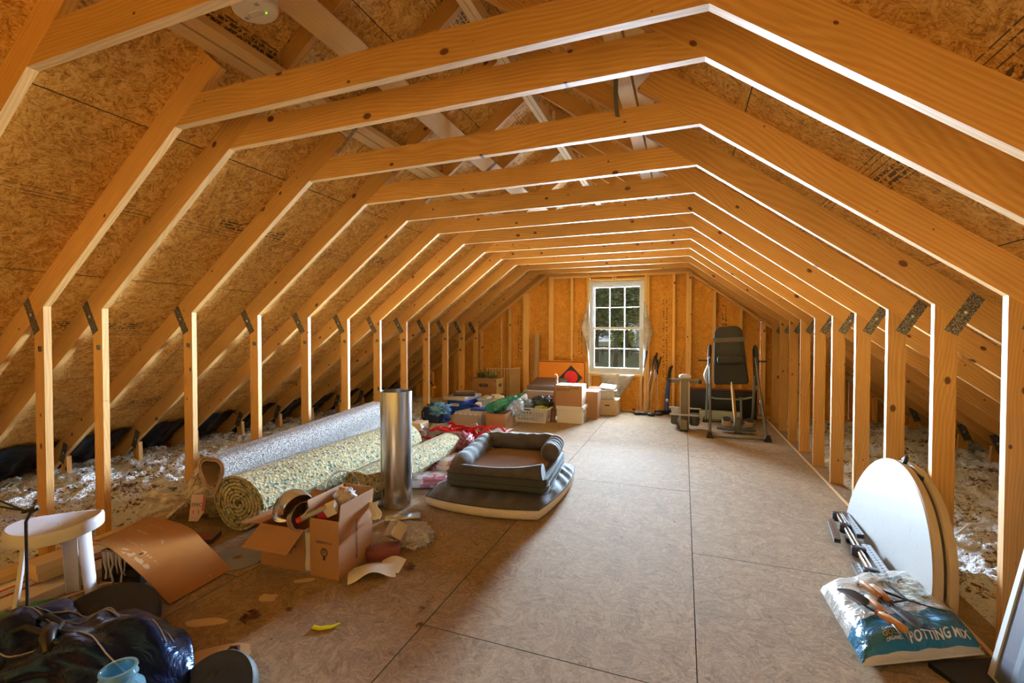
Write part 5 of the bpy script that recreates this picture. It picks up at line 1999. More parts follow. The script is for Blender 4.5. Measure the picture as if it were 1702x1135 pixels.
for k in range(46):
    a = rn.uniform(0, 6.28)
    el = rn.uniform(.05, 1.3)
    x0, y0 = rn.uniform(-.20, .20), rn.uniform(-.08, .08)
    L = rn.uniform(.09, .18)
    if x0 > .0:
        L *= .75
    d = Vector((cos(a) * cos(el), sin(a) * cos(el), sin(el)))
    b = Vector((x0, y0, 0))
    mm_ = ms[rn.random() < .3]
    for q in range(22):
        s_ = q / 22
        p = b + d * L * s_
        rv = Vector((rn.uniform(-1, 1), rn.uniform(-1, 1), rn.uniform(-1, 1))).normalized()
        e_ = (rv + d * .8).normalized() * .038
        sd = e_.cross(d).normalized() * .0040
        mm_.add([p - sd, p + sd, p + e_], [(0, 1, 2)])
for k in (0, 1):
    o = ms[k].build('needles', GREEN[k], t, fix=False)
    o['kind'] = 'stuff'
t = thing('lattice_bundle', 'rolled bundle of thin wooden lattice slats standing behind the produce box', 'lattice', (-3.22, 8.20, 0), 0)
SLW = plain('grey_slat_wood', (.66, .48, .28), .8, var=.2, scale=12)
for k in range(9):
    x = -.38 + .060 * k
    MB().box((x - .011, .03, 0), (x + .011, .042, .70)).build('lattice_slat', SLW, t)
for k in range(7):
    x = .12 + .030 * k
    MB().tube([(x, -.02 - .008 * (k % 3), 0), (x + .012, -.02, .72)], .011, 6).build('lattice_stick', SLW, t, 60)
MB().box((-.40, .02, .69), (.16, .05, .705)).box((-.40, .02, .30), (.16, .05, .315)).build('cross_rail', SLW, t)
MB().tube([(.12, -.05, .70), (.34, -.05, .725)], .016, 6).build('cross_rail', SLW, t, 60)
o = MB().lathe([(.060, 0), (.060, 1.36), (.050, 1.365), (.050, 0)], n=24, closed=True).build('paper_tube', plain('tube_card', (.42, .25, .11), .7), None, 40, M=T(-2.615, 8.255, .0, ry=radians(.6), rx=radians(-1)))
tag(o, 'thick cardboard tube standing against the gable wall left of the sign', 'tube')
# small orange hook light on the wall side
t = thing('extension_plug', 'small orange and black cord plug hanging beside a left wall stud', 'plug', (-4.15, 7.1, .45))
MB().tube([(0, 0, 0), (-.05, 0, .06), (-.07, 0, .10)], .016, 8).build('black_cord', BLACK, t, 60)
MB().rbox((.02, 0, -.02), (.07, .05, .04), .015).build('orange_plug', plain('orange_plastic', (.85, .30, .02), .4), t, 40)
# ============================================================ right half of the room
# ---- golf clubs leaning on the gable studs
STEEL = plain('dull_steel', (.50, .48, .45), .3, 1.0)
for k, (x0, y0, x1, z1, head, lab) in enumerate((
        (-.745, 8.06, -.60, 1.08, 0, 'golf club with long black grip farthest left in the leaning group'),
        (-.66, 8.08, -.46, 1.00, 1, 'golf club leaning at the centre left of the crossed group'),
        (-.52, 8.02, -.43, 1.05, 0, 'golf club whose dark head rests farthest forward on the floor'),
        (-.60, 8.10, -.36, .98, 1, 'golf club leaning farthest right at its top'),
        (-.40, 8.12, -.42, .93, 0, 'golf club standing straightest at the right of the group'))):
    t = thing('golf_club', lab, 'golf club', (x0, y0, 0), 0, 'golf clubs leaning under the wall stamps')
    P0, P1 = Vector((0, 0, .03)), Vector((x1 - x0, 8.34 - y0, z1))
    MB().tube([P0, P0.lerp(P1, .72)], .006, 6).build('shaft', STEEL, t, 60)
    MB().tube([P0.lerp(P1, .72), P1], [.010, .015], 8).build('grip', BLACK, t, 60)
    m = MB()
    blob(m, (.02, -.03, .028), (.13, .08, .055), 70 + k, .08, 16, 10, 2.4, flat=.2)
    m.build('club_head', plain('club_head', (.05, .05, .055), .3, .5), t, True)
# ---- blue hockey-like stick
t = thing('blue_stick', 'blue shafted stick with curved black top leaning between the wall studs', 'stick', (-.255, 8.28, 0))
BLS = plain('blue_shaft', (.015, .055, .28), .4)
MB().tube([(-.01, -.05, .03), (.0, 0, .25), (.02, .04, .58)], [.035, .038, .028], 8).build('shaft', BLS, t, 60)
MB().tube([(.02, .04, .58), (.03, .04, .72), (.05, .03, .80), (.085, .03, .83)], [.028, .026, .024, .014], 8).build('curved_top', BLACK, t, 60)
MB().rbox((0, -.03, .22), (.04, .02, .10), .005).build('white_label', PAPER, t)
MB().tube([(-.18, -.16, .03), (-.06, -.10, .045), (.06, -.02, .05)], [.05, .035, .03], 8).build('foot', BLACK, t, 60)
o = MB().tube([(-.12, 8.30, .05), (-.10, 8.33, .4), (.02, 8.345, 1.12)], .003, 5).build('thin_cord', BLACK, None, 60)
tag(o, 'thin black cord running up the gable wall boards', 'cord')
# ---- folded exercise machine
ALU = plain('anodised_aluminium', (.17, .14, .10), .4, .4)
t = thing('rowing_machine', 'folded upright aluminium rowing machine by the inversion table', 'exercise machine', (.02, 7.0, 0), radians(-4))
MB().rbox((0, .05, .36), (.125, .05, .66), .008, 3).build('rail', ALU, t, 40)
MB().box((-.063, .02, .05), (-.052, .08, .70)).box((.052, .02, .05), (.063, .08, .70)).build('rail_flange', STEEL, t)
MB().rbox((0, .06, .70), (.43, .05, .055), .010, 3).build('top_bar', ALU, t, 40)
for s_ in (-1, 1):
    MB().tube([(.185 * s_, .06, .70), (.225 * s_, .06, .70)], .034, 12).build('end_cap', BLACK, t, 50)
    MB().tube([(.07 * s_, .08, .305), (.22 * s_, .08, .305)], .012, 8).build('foot_bar', STEEL, t, 60)
    MB().rbox((.13 * s_, .16, .14), (.13, .22, .16), .05, 4).build('side_housing', plain('dark_housing', (.05, .05, .055), .35), t, 40)
m = MB()
blob(m, (0, .08, .765), (.17, .16, .07), 81, .05, 20, 12, 2.6)
m.build('seat_pad', WPLAS, t, True)
MB().rbox((0, .0, .22), (.40, .05, .02), .008).build('cross_plate', STEEL, t, 40)
MB().rbox((-.13, .02, .28), (.10, .03, .09), .01).build('foot_rest', plain('chequered_grey', (.45, .47, .5), .4, var=.6, scale=40), t, 40)
MB().rbox((0, -.05, .08), (.095, .10, .16), .008).build('base_foot', ALU, t, 40)
MB().rbox((0, -.10, .015), (.11, .04, .03), .01).build('rubber_foot', RUBBER, t, 40)
MB().lathe([(0, -.03), (.12, -.03), (.13, 0), (.12, .03), (0, .03)], n=28).build('flywheel', GREY, t, 40, M=T(-.09, .18, .13, ry=pi / 2))
# ---- black case behind
c = thing('black_case', 'wide flat black case standing against the gable wall behind the exercise gear', 'case', (.61, 8.24, 0), 0)
MB().rbox((0, 0, .235), (1.0, .10, .45), .015, 3).build('case_body', plain('case_black', (.012, .012, .012), .5), c, 40)
MB().rbox((0, -.002, .47), (1.01, .105, .018), .006).build('red_edge', plain('case_red', (.20, .03, .02), .5), c, 40)
o = MB().rbox((0, 0, .07), (.62, .14, .14), .03, 4).build('white_bin', plain('frosted_bin', (.50, .56, .52), .35), None, 40, M=T(.56, 8.04, 0))
tag(o, 'long low frosted white bin on the floor behind the inversion table', 'bin')
# ---- inversion table
t = thing('inversion_table', 'black padded inversion table with grey tubular frame at the far right', 'exercise machine', (.64, 7.16, 0), 0)
TUBE = plain('grey_tube', (.12, .125, .12), .35, .6)
GT = plain('green_grey_tube', (.28, .32, .28), .35, .5)


def padrr(w0, w1, h, n=8):
    pts = []
    r = .10
    for (cx, cy, a0, rr_) in ((w1 / 2 - r, h - r, 0, r), (-w1 / 2 + r, h - r, pi / 2, r), (-w0 / 2 + .04, .04, pi, .04), (w0 / 2 - .04, .04, 3 * pi / 2, .04)):
        for j in range(n + 1):
            a = a0 + pi / 2 * j / n
            pts.append((cx + rr_ * cos(a), cy + rr_ * sin(a)))
    return pts


pad_ = padrr(.455, .37, .83)
m = MB()
n_ = len(pad_)
cx0, cy0 = 0, .40
lay = [(.94, -.030), (.99, -.024), (1.0, -.010), (1.0, .010), (.985, .024), (.95, .030)]
vs, fs = [], []
for s_, z in lay:
    for p in pad_:
        vs.append((cx0 + (p[0] - cx0) * s_, cy0 + (p[1] - cy0) * s_, z))
for j in range(len(lay) - 1):
    for i in range(n_):
        fs.append((j * n_ + i, j * n_ + (i + 1) % n_, (j + 1) * n_ + (i + 1) % n_, (j + 1) * n_ + i))
fs.append(tuple(reversed(range(n_))))
fs.append(tuple((len(lay) - 1) * n_ + i for i in range(n_)))
m.add(vs, fs)
PM = T(.0, .02, .665, rx=radians(84), ry=radians(-3))
pd = m.build('back_pad', plain('pad_vinyl', (.020, .017, .016), .62), t, 40, M=PM)
MB().box((-.205, .60, .030), (.205, .665, .0325)).build('grey_band', plain('band_grey', (.09, .075, .06), .6), pd)
MB().lathe([(0, .004), (.016, .004), (.016, 0)], (.02, .632, .0310), 14).build('red_badge', plain('badge_red', (.30, .015, .01), .5), pd)
MB().rbox((0, .345, .062), (.34, .115, .075), .045, 5).build('lumbar_pillow', plain('pad_vinyl', (.020, .017, .016), .62), pd, 40)
# frame: front A legs and rear legs
fl = [(-.305, -.56, .02), (-.295, -.20, 1.12)]
fr_ = [(.385, -.54, .02), (.235, -.18, 1.14)]
rl = [(-.315, .62, .02), (-.28, .0, 1.12)]
rr2 = [(.335, .64, .02), (.33, .30, .42), (.27, .02, 1.10)]
for nm, P in (('front_leg', [(-.305, -.56, .03), (-.300, -.56, .10), (-.288, -.16, 1.06)]), ('front_leg', [(.385, -.53, .03), (.36, -.50, .14), (.275, -.16, 1.06)])):
    MB().tube(P, .017, 10).build(nm, TUBE, t, 60)
for nm, P in (('rear_leg', [(-.31, .60, .03), (-.30, .50, .20), (-.285, .0, 1.02)]), ('rear_leg', [(.34, .62, .04), (.34, .48, .22), (.30, .0, 1.02)])):
    MB().tube(P, .018, 10).build(nm, GT, t, 60)
MB().tube([(-.305, -.56, .025), (.385, -.53, .025)], .016, 10).build('front_foot_bar', TUBE, t, 60)
MB().tube([(-.31, .60, .03), (.34, .62, .03)], .020, 10).build('rear_foot_bar', TUBE, t, 60)
for x, y in ((-.30, -.56), (.385, -.53), (-.31, .60), (.34, .62)):
    MB().prism([(-.045, 0), (.045, 0), (.022, .085), (-.022, .085)], -.025, .025, 1).build('corner_foot', RUBBER, t, M=T(x, y, 0))
MB().tube([(-.30, .44, .43), (-.18, .42, .40), (.16, .42, .40), (.33, .44, .44)], .014, 8).build('rear_brace', GT, t, 60)
for s_ in (-1, 1):
    P = [(.30 * s_, -.14, 1.04), (.292 * s_, -.12, 1.18), (.285 * s_, -.08, 1.21), (.28 * s_, -.02, 1.16), (.30 * s_, .0, .80)]
    MB().tube(P, .022, 10).build('handle', BLACK, t, 60)
    MB().rbox((.30 * s_, -.15, .86), (.035, .13, .36), .016, 4).build('side_guard', plain('guard_black', (.015, .02, .024), .3), t, 40)
    MB().tube([(.30 * s_, -.02, 1.0), (.44 * s_, -.02, 1.0)], .013, 8).build('pivot_bar', plain('bar_brown', (.05, .03, .02), .5), t, 60)
MB().tube([(-.30, -.16, .93), (-.33, -.15, .80), (-.31, -.17, .68)], [.03, .045, .03], 8).build('loose_strap', plain('silver_film', (.40, .46, .52), .25, bump=.6, bscale=30), t, 60)
MB().tube([(0, .0, .70), (.04, -.10, .10)], .018, 8).build('main_boom', CHROME, t, 60)
MB().tube([(.02, .02, .69), (.065, -.08, .12)], .013, 8).build('boom_rail', plain('brass_rail', (.45, .20, .06), .4, .6), t, 60)
MB().tube([(.13, -.05, .10), (.125, .0, .47)], .016, 8).build('lock_lever', TUBE, t, 60)
MB().tube([(.10, .0, .47), (.15, .0, .47)], .016, 8).build('lever_knob', TUBE, t, 60)
MB().rbox((.075, -.12, .10), (.085, .10, .24), .02, 3).build('ankle_mount', plain('mount_grey', (.08, .075, .07), .5), t, 40)
for x in (-.06, .23):
    MB().lathe([(0, -.045), (.055, -.045), (.060, -.035), (.060, .035), (.055, .045), (0, .045)], n=20).build('ankle_roller', plain('tan_foam', (.42, .30, .18), .8), t, 40, M=T(x, -.04, .135, rx=radians(20)))
    MB().lathe([(0, .045), (.058, .045), (.050, .06), (0, .062)], n=20).build('roller_cap', BLACK, t, 40, M=T(x, -.04, .135, rx=radians(20)))
MB().prism([(.20 * cos(2 * pi * k / 24) * 1.25, .10 * sin(2 * pi * k / 24)) for k in range(24)], -.012, .012, 2).build('foot_platform', plain('mount_grey', (.08, .075, .07), .5), t, 40, M=T(.06, -.10, .055))

# ---- plastic sheet around the window
m = MB()
zc = (WZ0 + WZ1) / 2
yk = GY - .012


def flap(pts_in, pts_out, name, ph):
    m = MB()
    n = len(pts_in)

    def fn(u, w):
        i = min(int(u * (n - 1)), n - 2)
        f = u * (n - 1) - i
        a = Vector(pts_in[i]).lerp(Vector(pts_in[i + 1]), f)
        b = Vector(pts_out[i]).lerp(Vector(pts_out[i + 1]), f)
        q = a.lerp(b, w)
        return (q.x, yk - .012 * sin(w * 7 + u * 5 + ph) - .03 * w * (1 - w) - .006 * sin(u * 23), q.y)
    m.grid(fn, 24, 10, thick=.0012)
    return m


sheet = thing('plastic_sheet', 'milky plastic sheet hanging out around the window frame', 'plastic sheet', (0, 0, 0))
flap([(WX0 + .01, 1.95), (WX0 + .01, 1.5), (WX0 + .01, 1.1), (WX0 + .01, .75)], [(-1.63, 1.94), (-1.765, 1.50), (-1.68, 1.12), (-1.63, .93)], 'l', 0).build('left_flap', POLY, sheet, True, fix=False)
flap([(WX1 - .01, 1.95), (WX1 - .01, 1.5), (WX1 - .01, 1.2), (WX1 - .01, .75)], [(-.64, 1.94), (-.56, 1.62), (-.50, 1.40), (-.615, 1.02)], 'r', 1).build('right_flap', POLY, sheet, True, fix=False)
flap([(-1.43, WZ0 - .005), (-1.2, WZ0 - .005), (-.98, WZ0 - .005), (-.80, WZ0 - .005)], [(-1.30, .30), (-1.20, .12), (-1.12, .12), (-.96, .40)], 'b', 2).build('lower_flap', POLY, sheet, True, fix=False)

# ---- round folding table
t = thing('folding_table', 'white round folding table folded in half, leaning on the right knee studs', 'table', (1.115, 3.36, 0), 0)
TBL = NT('table_top_plastic')
v = TBL.tc.outputs['Object']
sc = TBL.noise(TBL.vmath('MULTIPLY', v, (1, 1, 1)), 6, 2, .5, 3.0).outputs[0]
ln = TBL.math('LESS_THAN', TBL.math('ABSOLUTE', TBL.math('SUBTRACT', sc, .62)), .006)
TBL.color(TBL.mix(TBL.math('MULTIPLY', ln, .35), (.36, .345, .32), (.16, .12, .09)))
TBL.rough(.45)
TP = TBL.m
EDGE = plain('table_edge_beige', (.50, .38, .25), .5)
Rt = .62
tilt = radians(7.5)
for k, (off, nm) in enumerate(((0.0, 'table_half'), (.058, 'table_half'))):
    m = MB()
    prof = [(Rt * cos(pi * j / 48), Rt * sin(pi * j / 48)) for j in range(49)]
    n_ = len(prof)
    lay = [(.985, 0.0), (1.0, .006), (1.0, .040), (.985, .046)]
    vs, fs = [], []
    for s_, x in lay:
        for (a, b) in prof:
            vs.append((x + off, a * s_, b * s_ + .012))
    for j in range(3):
        for i in range(n_ - 1):
            fs.append((j * n_ + i, j * n_ + i + 1, (j + 1) * n_ + i + 1, (j + 1) * n_ + i))
        fs.append((j * n_ + n_ - 1, j * n_, (j + 1) * n_, (j + 1) * n_ + n_ - 1))
    m.cur = 1
    m.add(vs, fs)
    m.cur = 0
    m.add([vs[i] for i in range(n_)], [tuple(reversed(range(n_)))])
    m.add([vs[3 * n_ + i] for i in range(n_)], [tuple(range(n_))])
    m.build(nm, [TP, EDGE], t, 30, M=Matrix.Rotation(tilt, 4, 'Y'))
MB().tube([(.03, -.03, .635), (.045, -.0, .665), (.05, .04, .64)], .012, 8).build('carry_handle', BLACK, t, 60, M=Matrix.Rotation(tilt, 4, 'Y'))
MB().rbox((.052, -.14, .60), (.012, .14, .02), .005).build('latch', BLACK, t, 40, M=Matrix.Rotation(tilt, 4, 'Y'))
MB().tube([(.108, -.5, .10), (.112, -.1, .30), (.108, .5, .10)], .011, 8).build('folded_leg', GREY, t, 60, M=Matrix.Rotation(tilt, 4, 'Y'))

# ---- perforated folding arms
t = thing('bike_rack', 'folded silver perforated metal carrier lying along the foot of the white table', 'carrier', (0, 0, 0))
SIL = plain('silver_metal', (.52, .54, .57), .28, .9)
DKS = plain('dark_navy_plastic', (.03, .03, .05), .35)


def channel(p0, p1, w, h, name, mat=SIL):
    p0, p1 = Vector(p0), Vector(p1)
    L = (p1 - p0).length
    d = (p1 - p0).normalized()
    zx = Vector((0, 0, 1))
    sx_ = d.cross(zx).normalized()
    up_ = sx_.cross(d)
    R = Matrix(((d.x, sx_.x, up_.x, p0.x), (d.y, sx_.y, up_.y, p0.y), (d.z, sx_.z, up_.z, p0.z), (0, 0, 0, 1)))
    m = MB()
    # perforated top: strip with round holes
    nh = max(3, int(L / .034))
    for k in range(nh):
        x0, x1 = L * k / nh, L * (k + 1) / nh
        cx = (x0 + x1) / 2
        vs, fs = [], []
        K = 12
        for j in range(K):
            a = 2 * pi * j / K
            s_ = 1 / max(abs(cos(a)), abs(sin(a)))
            vs.append((cx + (x1 - x0) / 2 * cos(a) * s_, w / 2 * sin(a) * s_, h))
            vs.append((cx + .0065 * cos(a), .0065 * sin(a), h))
        for j in range(K):
            j2 = (j + 1) % K
            fs.append((2 * j, 2 * j2, 2 * j2 + 1, 2 * j + 1))
        m.add(vs, fs)
    m.box((0, -w / 2, 0), (L, -w / 2 + .003, h))
    m.box((0, w / 2 - .003, 0), (L, w / 2, h))
    o = m.build(name, mat, t, 30, fix=False, M=R)
    MB().box((0.002, -w / 2 + .004, .002), (L - .002, w / 2 - .004, h - .008)).build('inner_core', DKS, o)
    return o


MB().tube([(1.065, 3.93, .075), (.965, 2.93, .085)], .019, 12).build('main_tube', CHROME, t, 60)
channel((1.00, 3.86, .03), (.945, 3.50, .03), .038, .030, 'perforated_arm')
channel((1.10, 3.92, .07), (1.075, 3.52, .07), .042, .032, 'perforated_arm')
channel((1.06, 3.38, .06), (1.02, 2.86, .07), .048, .034, 'perforated_arm')
channel((.955, 3.20, .02), (.925, 2.85, .02), .040, .030, 'perforated_arm')
for p in ((1.065, 3.93, .06), (1.04, 3.68, .07), (1.0, 3.30, .075), (.97, 3.0, .08)):
    MB().rbox((0, 0, 0), (.075, .06, .06), .02, 4).build('clamp', DKS, t, 40, M=T(*p, rz=-.1))
for p in ((1.03, 3.60, .02), (.955, 3.10, .02)):
    MB().tube([p, (p[0] + .01, p[1] + .02, .0)], .012, 8).build('foot_knob', RUBBER, t, 60)

# ---- bag of potting mix with hand tools on it
CB = [(.700, 2.235), (1.205, 2.50), (1.235, 3.17), (.685, 2.82)]


def bagtop(u, v_):
    q = quad(CB, u, v_)
    e = max(0, (1 - abs(2 * u - 1) ** 5) * (1 - abs(2 * v_ - 1) ** 6)) ** .5
    wr_2 = .010 * e * fbm(u * 6, v_ * 7, 2) + .010 * sin(u * 26 + 3 * v_) * math.exp(-min(v_, 1 - v_) * 8) * e
    return Vector((q.x, q.y, .045 + .085 * e + wr_2 - .010 * (1 - e)))


pot = thing('potting_mix_bag', 'plastic bag of potting mix, white above and blue below, on the floor at the right', 'bag', (0, 0, 0))
BAGC = NT('potting_bag_film')
v = BAGC.tc.outputs['UV']
raw = BAGC.tc.outputs['Object']
bn = BAGC.noise(raw, 13, 4, .65, 1.0).outputs[0]
BAGC.rough(.22)
BAGC.b.inputs['Specular IOR Level'].default_value = .7
uvx, uvy = BAGC.sep(v)[0], BAGC.sep(v)[1]
edge = BAGC.math('MULTIPLY_ADD', BAGC.noise(raw, 9, 2).outputs[0], .05, .27)
isblue = BAGC.math('LESS_THAN', uvy, edge)
iswh = BAGC.math('LESS_THAN', uvy, .016)
inx = BAGC.math('MULTIPLY', BAGC.math('GREATER_THAN', uvx, .16), BAGC.math('LESS_THAN', uvx, .80))
iny = BAGC.math('MULTIPLY', BAGC.math('GREATER_THAN', uvy, .34), BAGC.math('LESS_THAN', uvy, .62))
pic = BAGC.ramp(BAGC.noise(raw, 26, 3).outputs[0], [(.40, (.10, .10, .09)), (.60, (.26, .25, .23))])
gx = BAGC.math('MULTIPLY', BAGC.math('GREATER_THAN', uvx, .58), BAGC.math('GREATER_THAN', uvy, .40))
pic = BAGC.mix(gx, pic, BAGC.ramp(BAGC.noise(raw, 40, 3).outputs[0], [(.42, (.12, .14, .08)), (.6, (.50, .50, .42))]))
colr = BAGC.mix(BAGC.math('MULTIPLY', inx, iny), (.50, .47, .41), pic)
colr = BAGC.mix(isblue, colr, (.012, .17, .33))
colr = BAGC.mix(iswh, colr, (.60, .57, .52))
BAGC.color(colr)
BAGC.bump(bn, .55, .03)
m = MB()
NG = 46
m.grid(lambda u, v_: bagtop(u, v_), NG, NG)
m.grid(lambda u, v_: (quad(CB, u, v_).x, quad(CB, u, v_).y, .040 - .037 * max(0, (1 - abs(2 * u - 1) ** 6) * (1 - abs(2 * v_ - 1) ** 6)) ** .5), 12, 12)
o = m.build('bag_body', BAGC.m, pot, True)
uv = o.data.uv_layers.new(name='UVMap')
# uv from the nearest point of the quad: invert the bilinear map numerically once per vertex
cache = []
nv_top = (NG + 1) ** 2
for i in range(len(o.data.vertices)):
    if i < nv_top:
        cache.append((i // (NG + 1) / NG, (i % (NG + 1)) / NG))
    else:
        k = i - nv_top
        cache.append((k // 13 / 12, (k % 13) / 12))
for lp in o.data.loops:
    uv.data[lp.index].uv = cache[lp.vertex_index]


def bag_text(name, body, size, mat, u0, v0, du, rot=0.0):
    """lettering laid over the curved bag: du = width per unit, so print follows the film"""
    cu = bpy.data.curves.new(name, 'FONT')
    cu.body = body
    cu.size = size
    cu.extrude = 0.0
    cu.offset = .002 * size / .1
    cu.align_x = 'CENTER'
    cu.align_y = 'CENTER'
    cu.resolution_u = 2
    tmp = bpy.data.objects.new(name, cu)
    COL.objects.link(tmp)
    me = bpy.data.meshes.new_from_object(tmp.evaluated_get(bpy.context.evaluated_depsgraph_get()))
    bpy.data.objects.remove(tmp)
    bm = bmesh.new()
    bm.from_mesh(me)
    bmesh.ops.subdivide_edges(bm, edges=[e for e in bm.edges if e.calc_length() > size * .3], cuts=2)
    for vv_ in bm.verts:
        x, y = vv_.co.x, vv_.co.y
        c, s_ = cos(rot), sin(rot)
        x, y = x * c - y * s_, x * s_ + y * c
        q = bagtop(min(1, max(0, u0 + x * du)), min(1, max(0, v0 + y / .62)))
        vv_.co = (q.x, q.y, q.z + .0028)
    bm.to_mesh(me)
    bm.free()
    me.materials.clear()
    me.materials.append(mat)
    o = bpy.data.objects.new(name, me)
    COL.objects.link(o)
    o.parent = pot
    return o


OLV = plain('olive_print', (.10, .10, .07), .5)
bag_text('lettering', 'POTTING MIX', .052, plain('print_white', (.80, .84, .88), .5), .66, .065, 1.55)
bag_text('lettering', 'PREMIUM', .030, plain('print_navy', (.02, .05, .12), .5), .56, .125, 1.55)
bag_text('lettering', 'GOLD', .036, plain('print_gold', (.42, .34, .05), .5), .28, .10, 1.6)
bag_text('lettering', 'Canadian', .022, plain('print_white', (.80, .84, .88), .5), .28, .145, 1.6)
bag_text('lettering', 'ORGANIC', .018, plain('print_white', (.80, .84, .88), .5), .28, .06, 1.6)
bag_text('lettering', 'LD', .085, OLV, .52, .86, 1.75)
bag_text('lettering', 'POTTING', .060, OLV, .47, .68, 1.75)
bag_text('lettering', 'GARDEN', .030, plain('print_teal', (.06, .25, .33), .5), .60, .76, 1.7)
bag_text('lettering', '2 CU FT (56.6L)  OMRI', .026, OLV, .93, .55, 1.7, -pi / 2)
for x, y, w_3 in ((.55, .0, 0),):
    pass
m = MB()
for ve_ in (0.0, 1.0):
    MB().tube([bagtop(u / 10, ve_) + Vector((0, 0, -.002)) for u in range(11)], .004, 5).build('heat_seal', plain('seal_clear', (.6, .58, .53), .3), pot, 60)
MB().lathe([(.012, 0), (.012, .003), (0, .003)], n=12).build('yellow_corner', plain('corner_yellow', (.6, .6, .02), .5), pot, M=T(1.19, 2.515, .052))
tray = MB()
tray.box((-.17, -.09, 0), (.17, .09, .02))
tray.tube([(-.15, -.09, .02), (-.05, -.16, .035), (.12, -.14, .03), (.20, -.05, .02)], .014, 8)
tray.tube([(.05, -.09, .02), (.0, -.2, .01)], .012, 8)
o = tray.build('black_tray', BLACK, None, 40, M=T(1.16, 2.37, 0, rz=.45))
tag(o, 'black plastic tray poking out from under the front of the potting mix bag', 'tray')

BLADE = plain('tool_blade', (.055, .055, .06), .32, .6)


def on_bag(px, py):
    best = None
    for i in range(25):
        for j in range(25):
            q = bagtop(i / 24, j / 24)
            d = (q.x - px) ** 2 + (q.y - py) ** 2
            if best is None or d < best[0]:
                best = (d, q.z)
    return best[1]


def trowel(label, x, y, rz, kind, dz=.0):
    z = on_bag(x, y) + .020 + dz
    t = thing('garden_' + kind, label, 'garden tool', (x, y, z), rz, 'hand tools on the potting mix bag')
    # handle along +x from the neck at the origin, working end along -x
    MB().tube([(.03, 0, .008), (.045, 0, .010), (.08, 0, .012), (.12, 0, .012), (.145, 0, .010), (.155, 0, .008)], [.010, .0145, .0165, .0150, .0165, .008], 12).build('handle', WOODH, t, 60)
    MB().tube([(.022, 0, .008), (.034, 0, .009)], .0125, 12).build('ferrule', plain('copper_band', (.45, .15, .05), .3, .5), t, 60)
    MB().tube([(.03, 0, .008), (.0, 0, .004), (-.035, 0, .006)], .005, 8).build('shank', BLADE, t, 60)
    m = MB()
    if kind == 'trowel' or kind == 'transplanter':
        wmax = .040 if kind == 'trowel' else .027
        Lb = .145 if kind == 'trowel' else .165

        def bl_(u, v_):
            s_ = u
            w = wmax * (min(1, s_ / .12) ** .5) * (1 - max(0, (s_ - .55) / .45) ** 2.0) ** .6 if s_ < 1 else .001
            y_ = (v_ - .5) * 2 * w
            return (-.03 - Lb * s_, y_, .004 + .30 * y_ * y_ / wmax + .004 * sin(pi * s_))
        m.grid(bl_, 18, 10, thick=.0016)
        m.build('blade', BLADE, t, 40)
    else:
        for k in (-1, 0, 1):
            m.tube([(-.03, 0, .006), (-.055, .018 * k, .010), (-.10, .022 * k, .008), (-.135, .020 * k, -.004)], [.004, .004, .0035, .0015], 6)
        m.build('prongs', plain('prong_steel', (.55, .55, .56), .2, .9), t, 60)
    return t


trowel('wide trowel with dark blade, farthest left of the hand tools', .800, 2.465, radians(-60), 'trowel')
trowel('narrow dark transplanter trowel in the middle of the hand tools', .872, 2.545, radians(106), 'transplanter', .010)
trowel('weeding fork with bright prongs, its wooden handle just right of the wide trowel', .845, 2.420, radians(102), 'fork', .0)
trowel('upper wooden-handled cultivator beside the transplanter handle', .905, 2.530, radians(106), 'cultivator', .004)
t = thing('garden_snips', 'thin black garden snips open on the bag photo print', 'garden tool', (.985, 2.62, on_bag(.985, 2.62) + .014), .4)
MB().tube([(0, 0, .0), (-.10, -.02, .004)], [.004, .006], 6).tube([(0, 0, 0), (.09, -.10, .004)], [.004, .003], 6).build('blade_bar', BLACK, t, 60)
MB().tube([(0, 0, .003), (.015, .11, .006)], [.004, .008], 6).tube([(-.01, 0, .003), (-.06, .07, .006)], [.004, .007], 6).build('grip_bar', BLACK, t, 60)

# ---- window screens leaning at the lower right
MESHM = NT('insect_mesh')
v = MESHM.tc.outputs['Object']
g1 = MESHM.math('LESS_THAN', MESHM.math('FRACT', MESHM.math('MULTIPLY', MESHM.sep(v)[1], 320)), .42)
g2 = MESHM.math('LESS_THAN', MESHM.math('FRACT', MESHM.math('MULTIPLY', MESHM.sep(v)[2], 320)), .42)
MESHM.color((.14, .16, .20))
MESHM.rough(.5)
MESHM.put(MESHM.b.inputs['Alpha'], MESHM.math('MULTIPLY_ADD', MESHM.math('MAXIMUM', g1, g2), .45, .5))
for k, (xb2, lab) in enumerate(((1.155, 'front white-framed window screen leaning at the lower right corner'), (1.215, 'second white-framed window screen leaning just behind the front one'))):
    t = thing('window_screen', lab, 'window screen', (xb2, 2.38 - .02 * k, 0), 0, 'window screens leaning on the right studs')
    M_ = Matrix.Rotation(radians(11), 4, 'Y')
    H_, L_ = 1.15, .85
    for a, b in (((0, -.026, 0), (.012, 0, H_)), ((0, -L_, 0), (.012, -L_ + .026, H_)), ((0, -L_ + .026, 0), (.012, -.026, .026)), ((0, -L_ + .026, H_ - .026), (.012, -.026, H_)), ((0, -L_ + .026, H_ * .5), (.012, -.026, H_ * .5 + .02))):
        MB().box(a, b).build('frame_bar', WHT, t, M=M_)
    MB().add([(.006, -L_ + .02, .02), (.006, -.02, .02), (.006, -.02, H_ - .02), (.006, -L_ + .02, H_ - .02)], [(0, 1, 2, 3)]).build('mesh', MESHM.m, t, M=M_)
m = MB()
for k in range(5):
    m.box((-.25 + .02 * k, .03 * k, .0), (.25 - .03 * k, .03 * k + .022, .008 + .003 * k))
o = m.build('wood_offcuts', WOODH, None, M=T(1.22, 2.86, .0, rz=1.2))
o2 = o
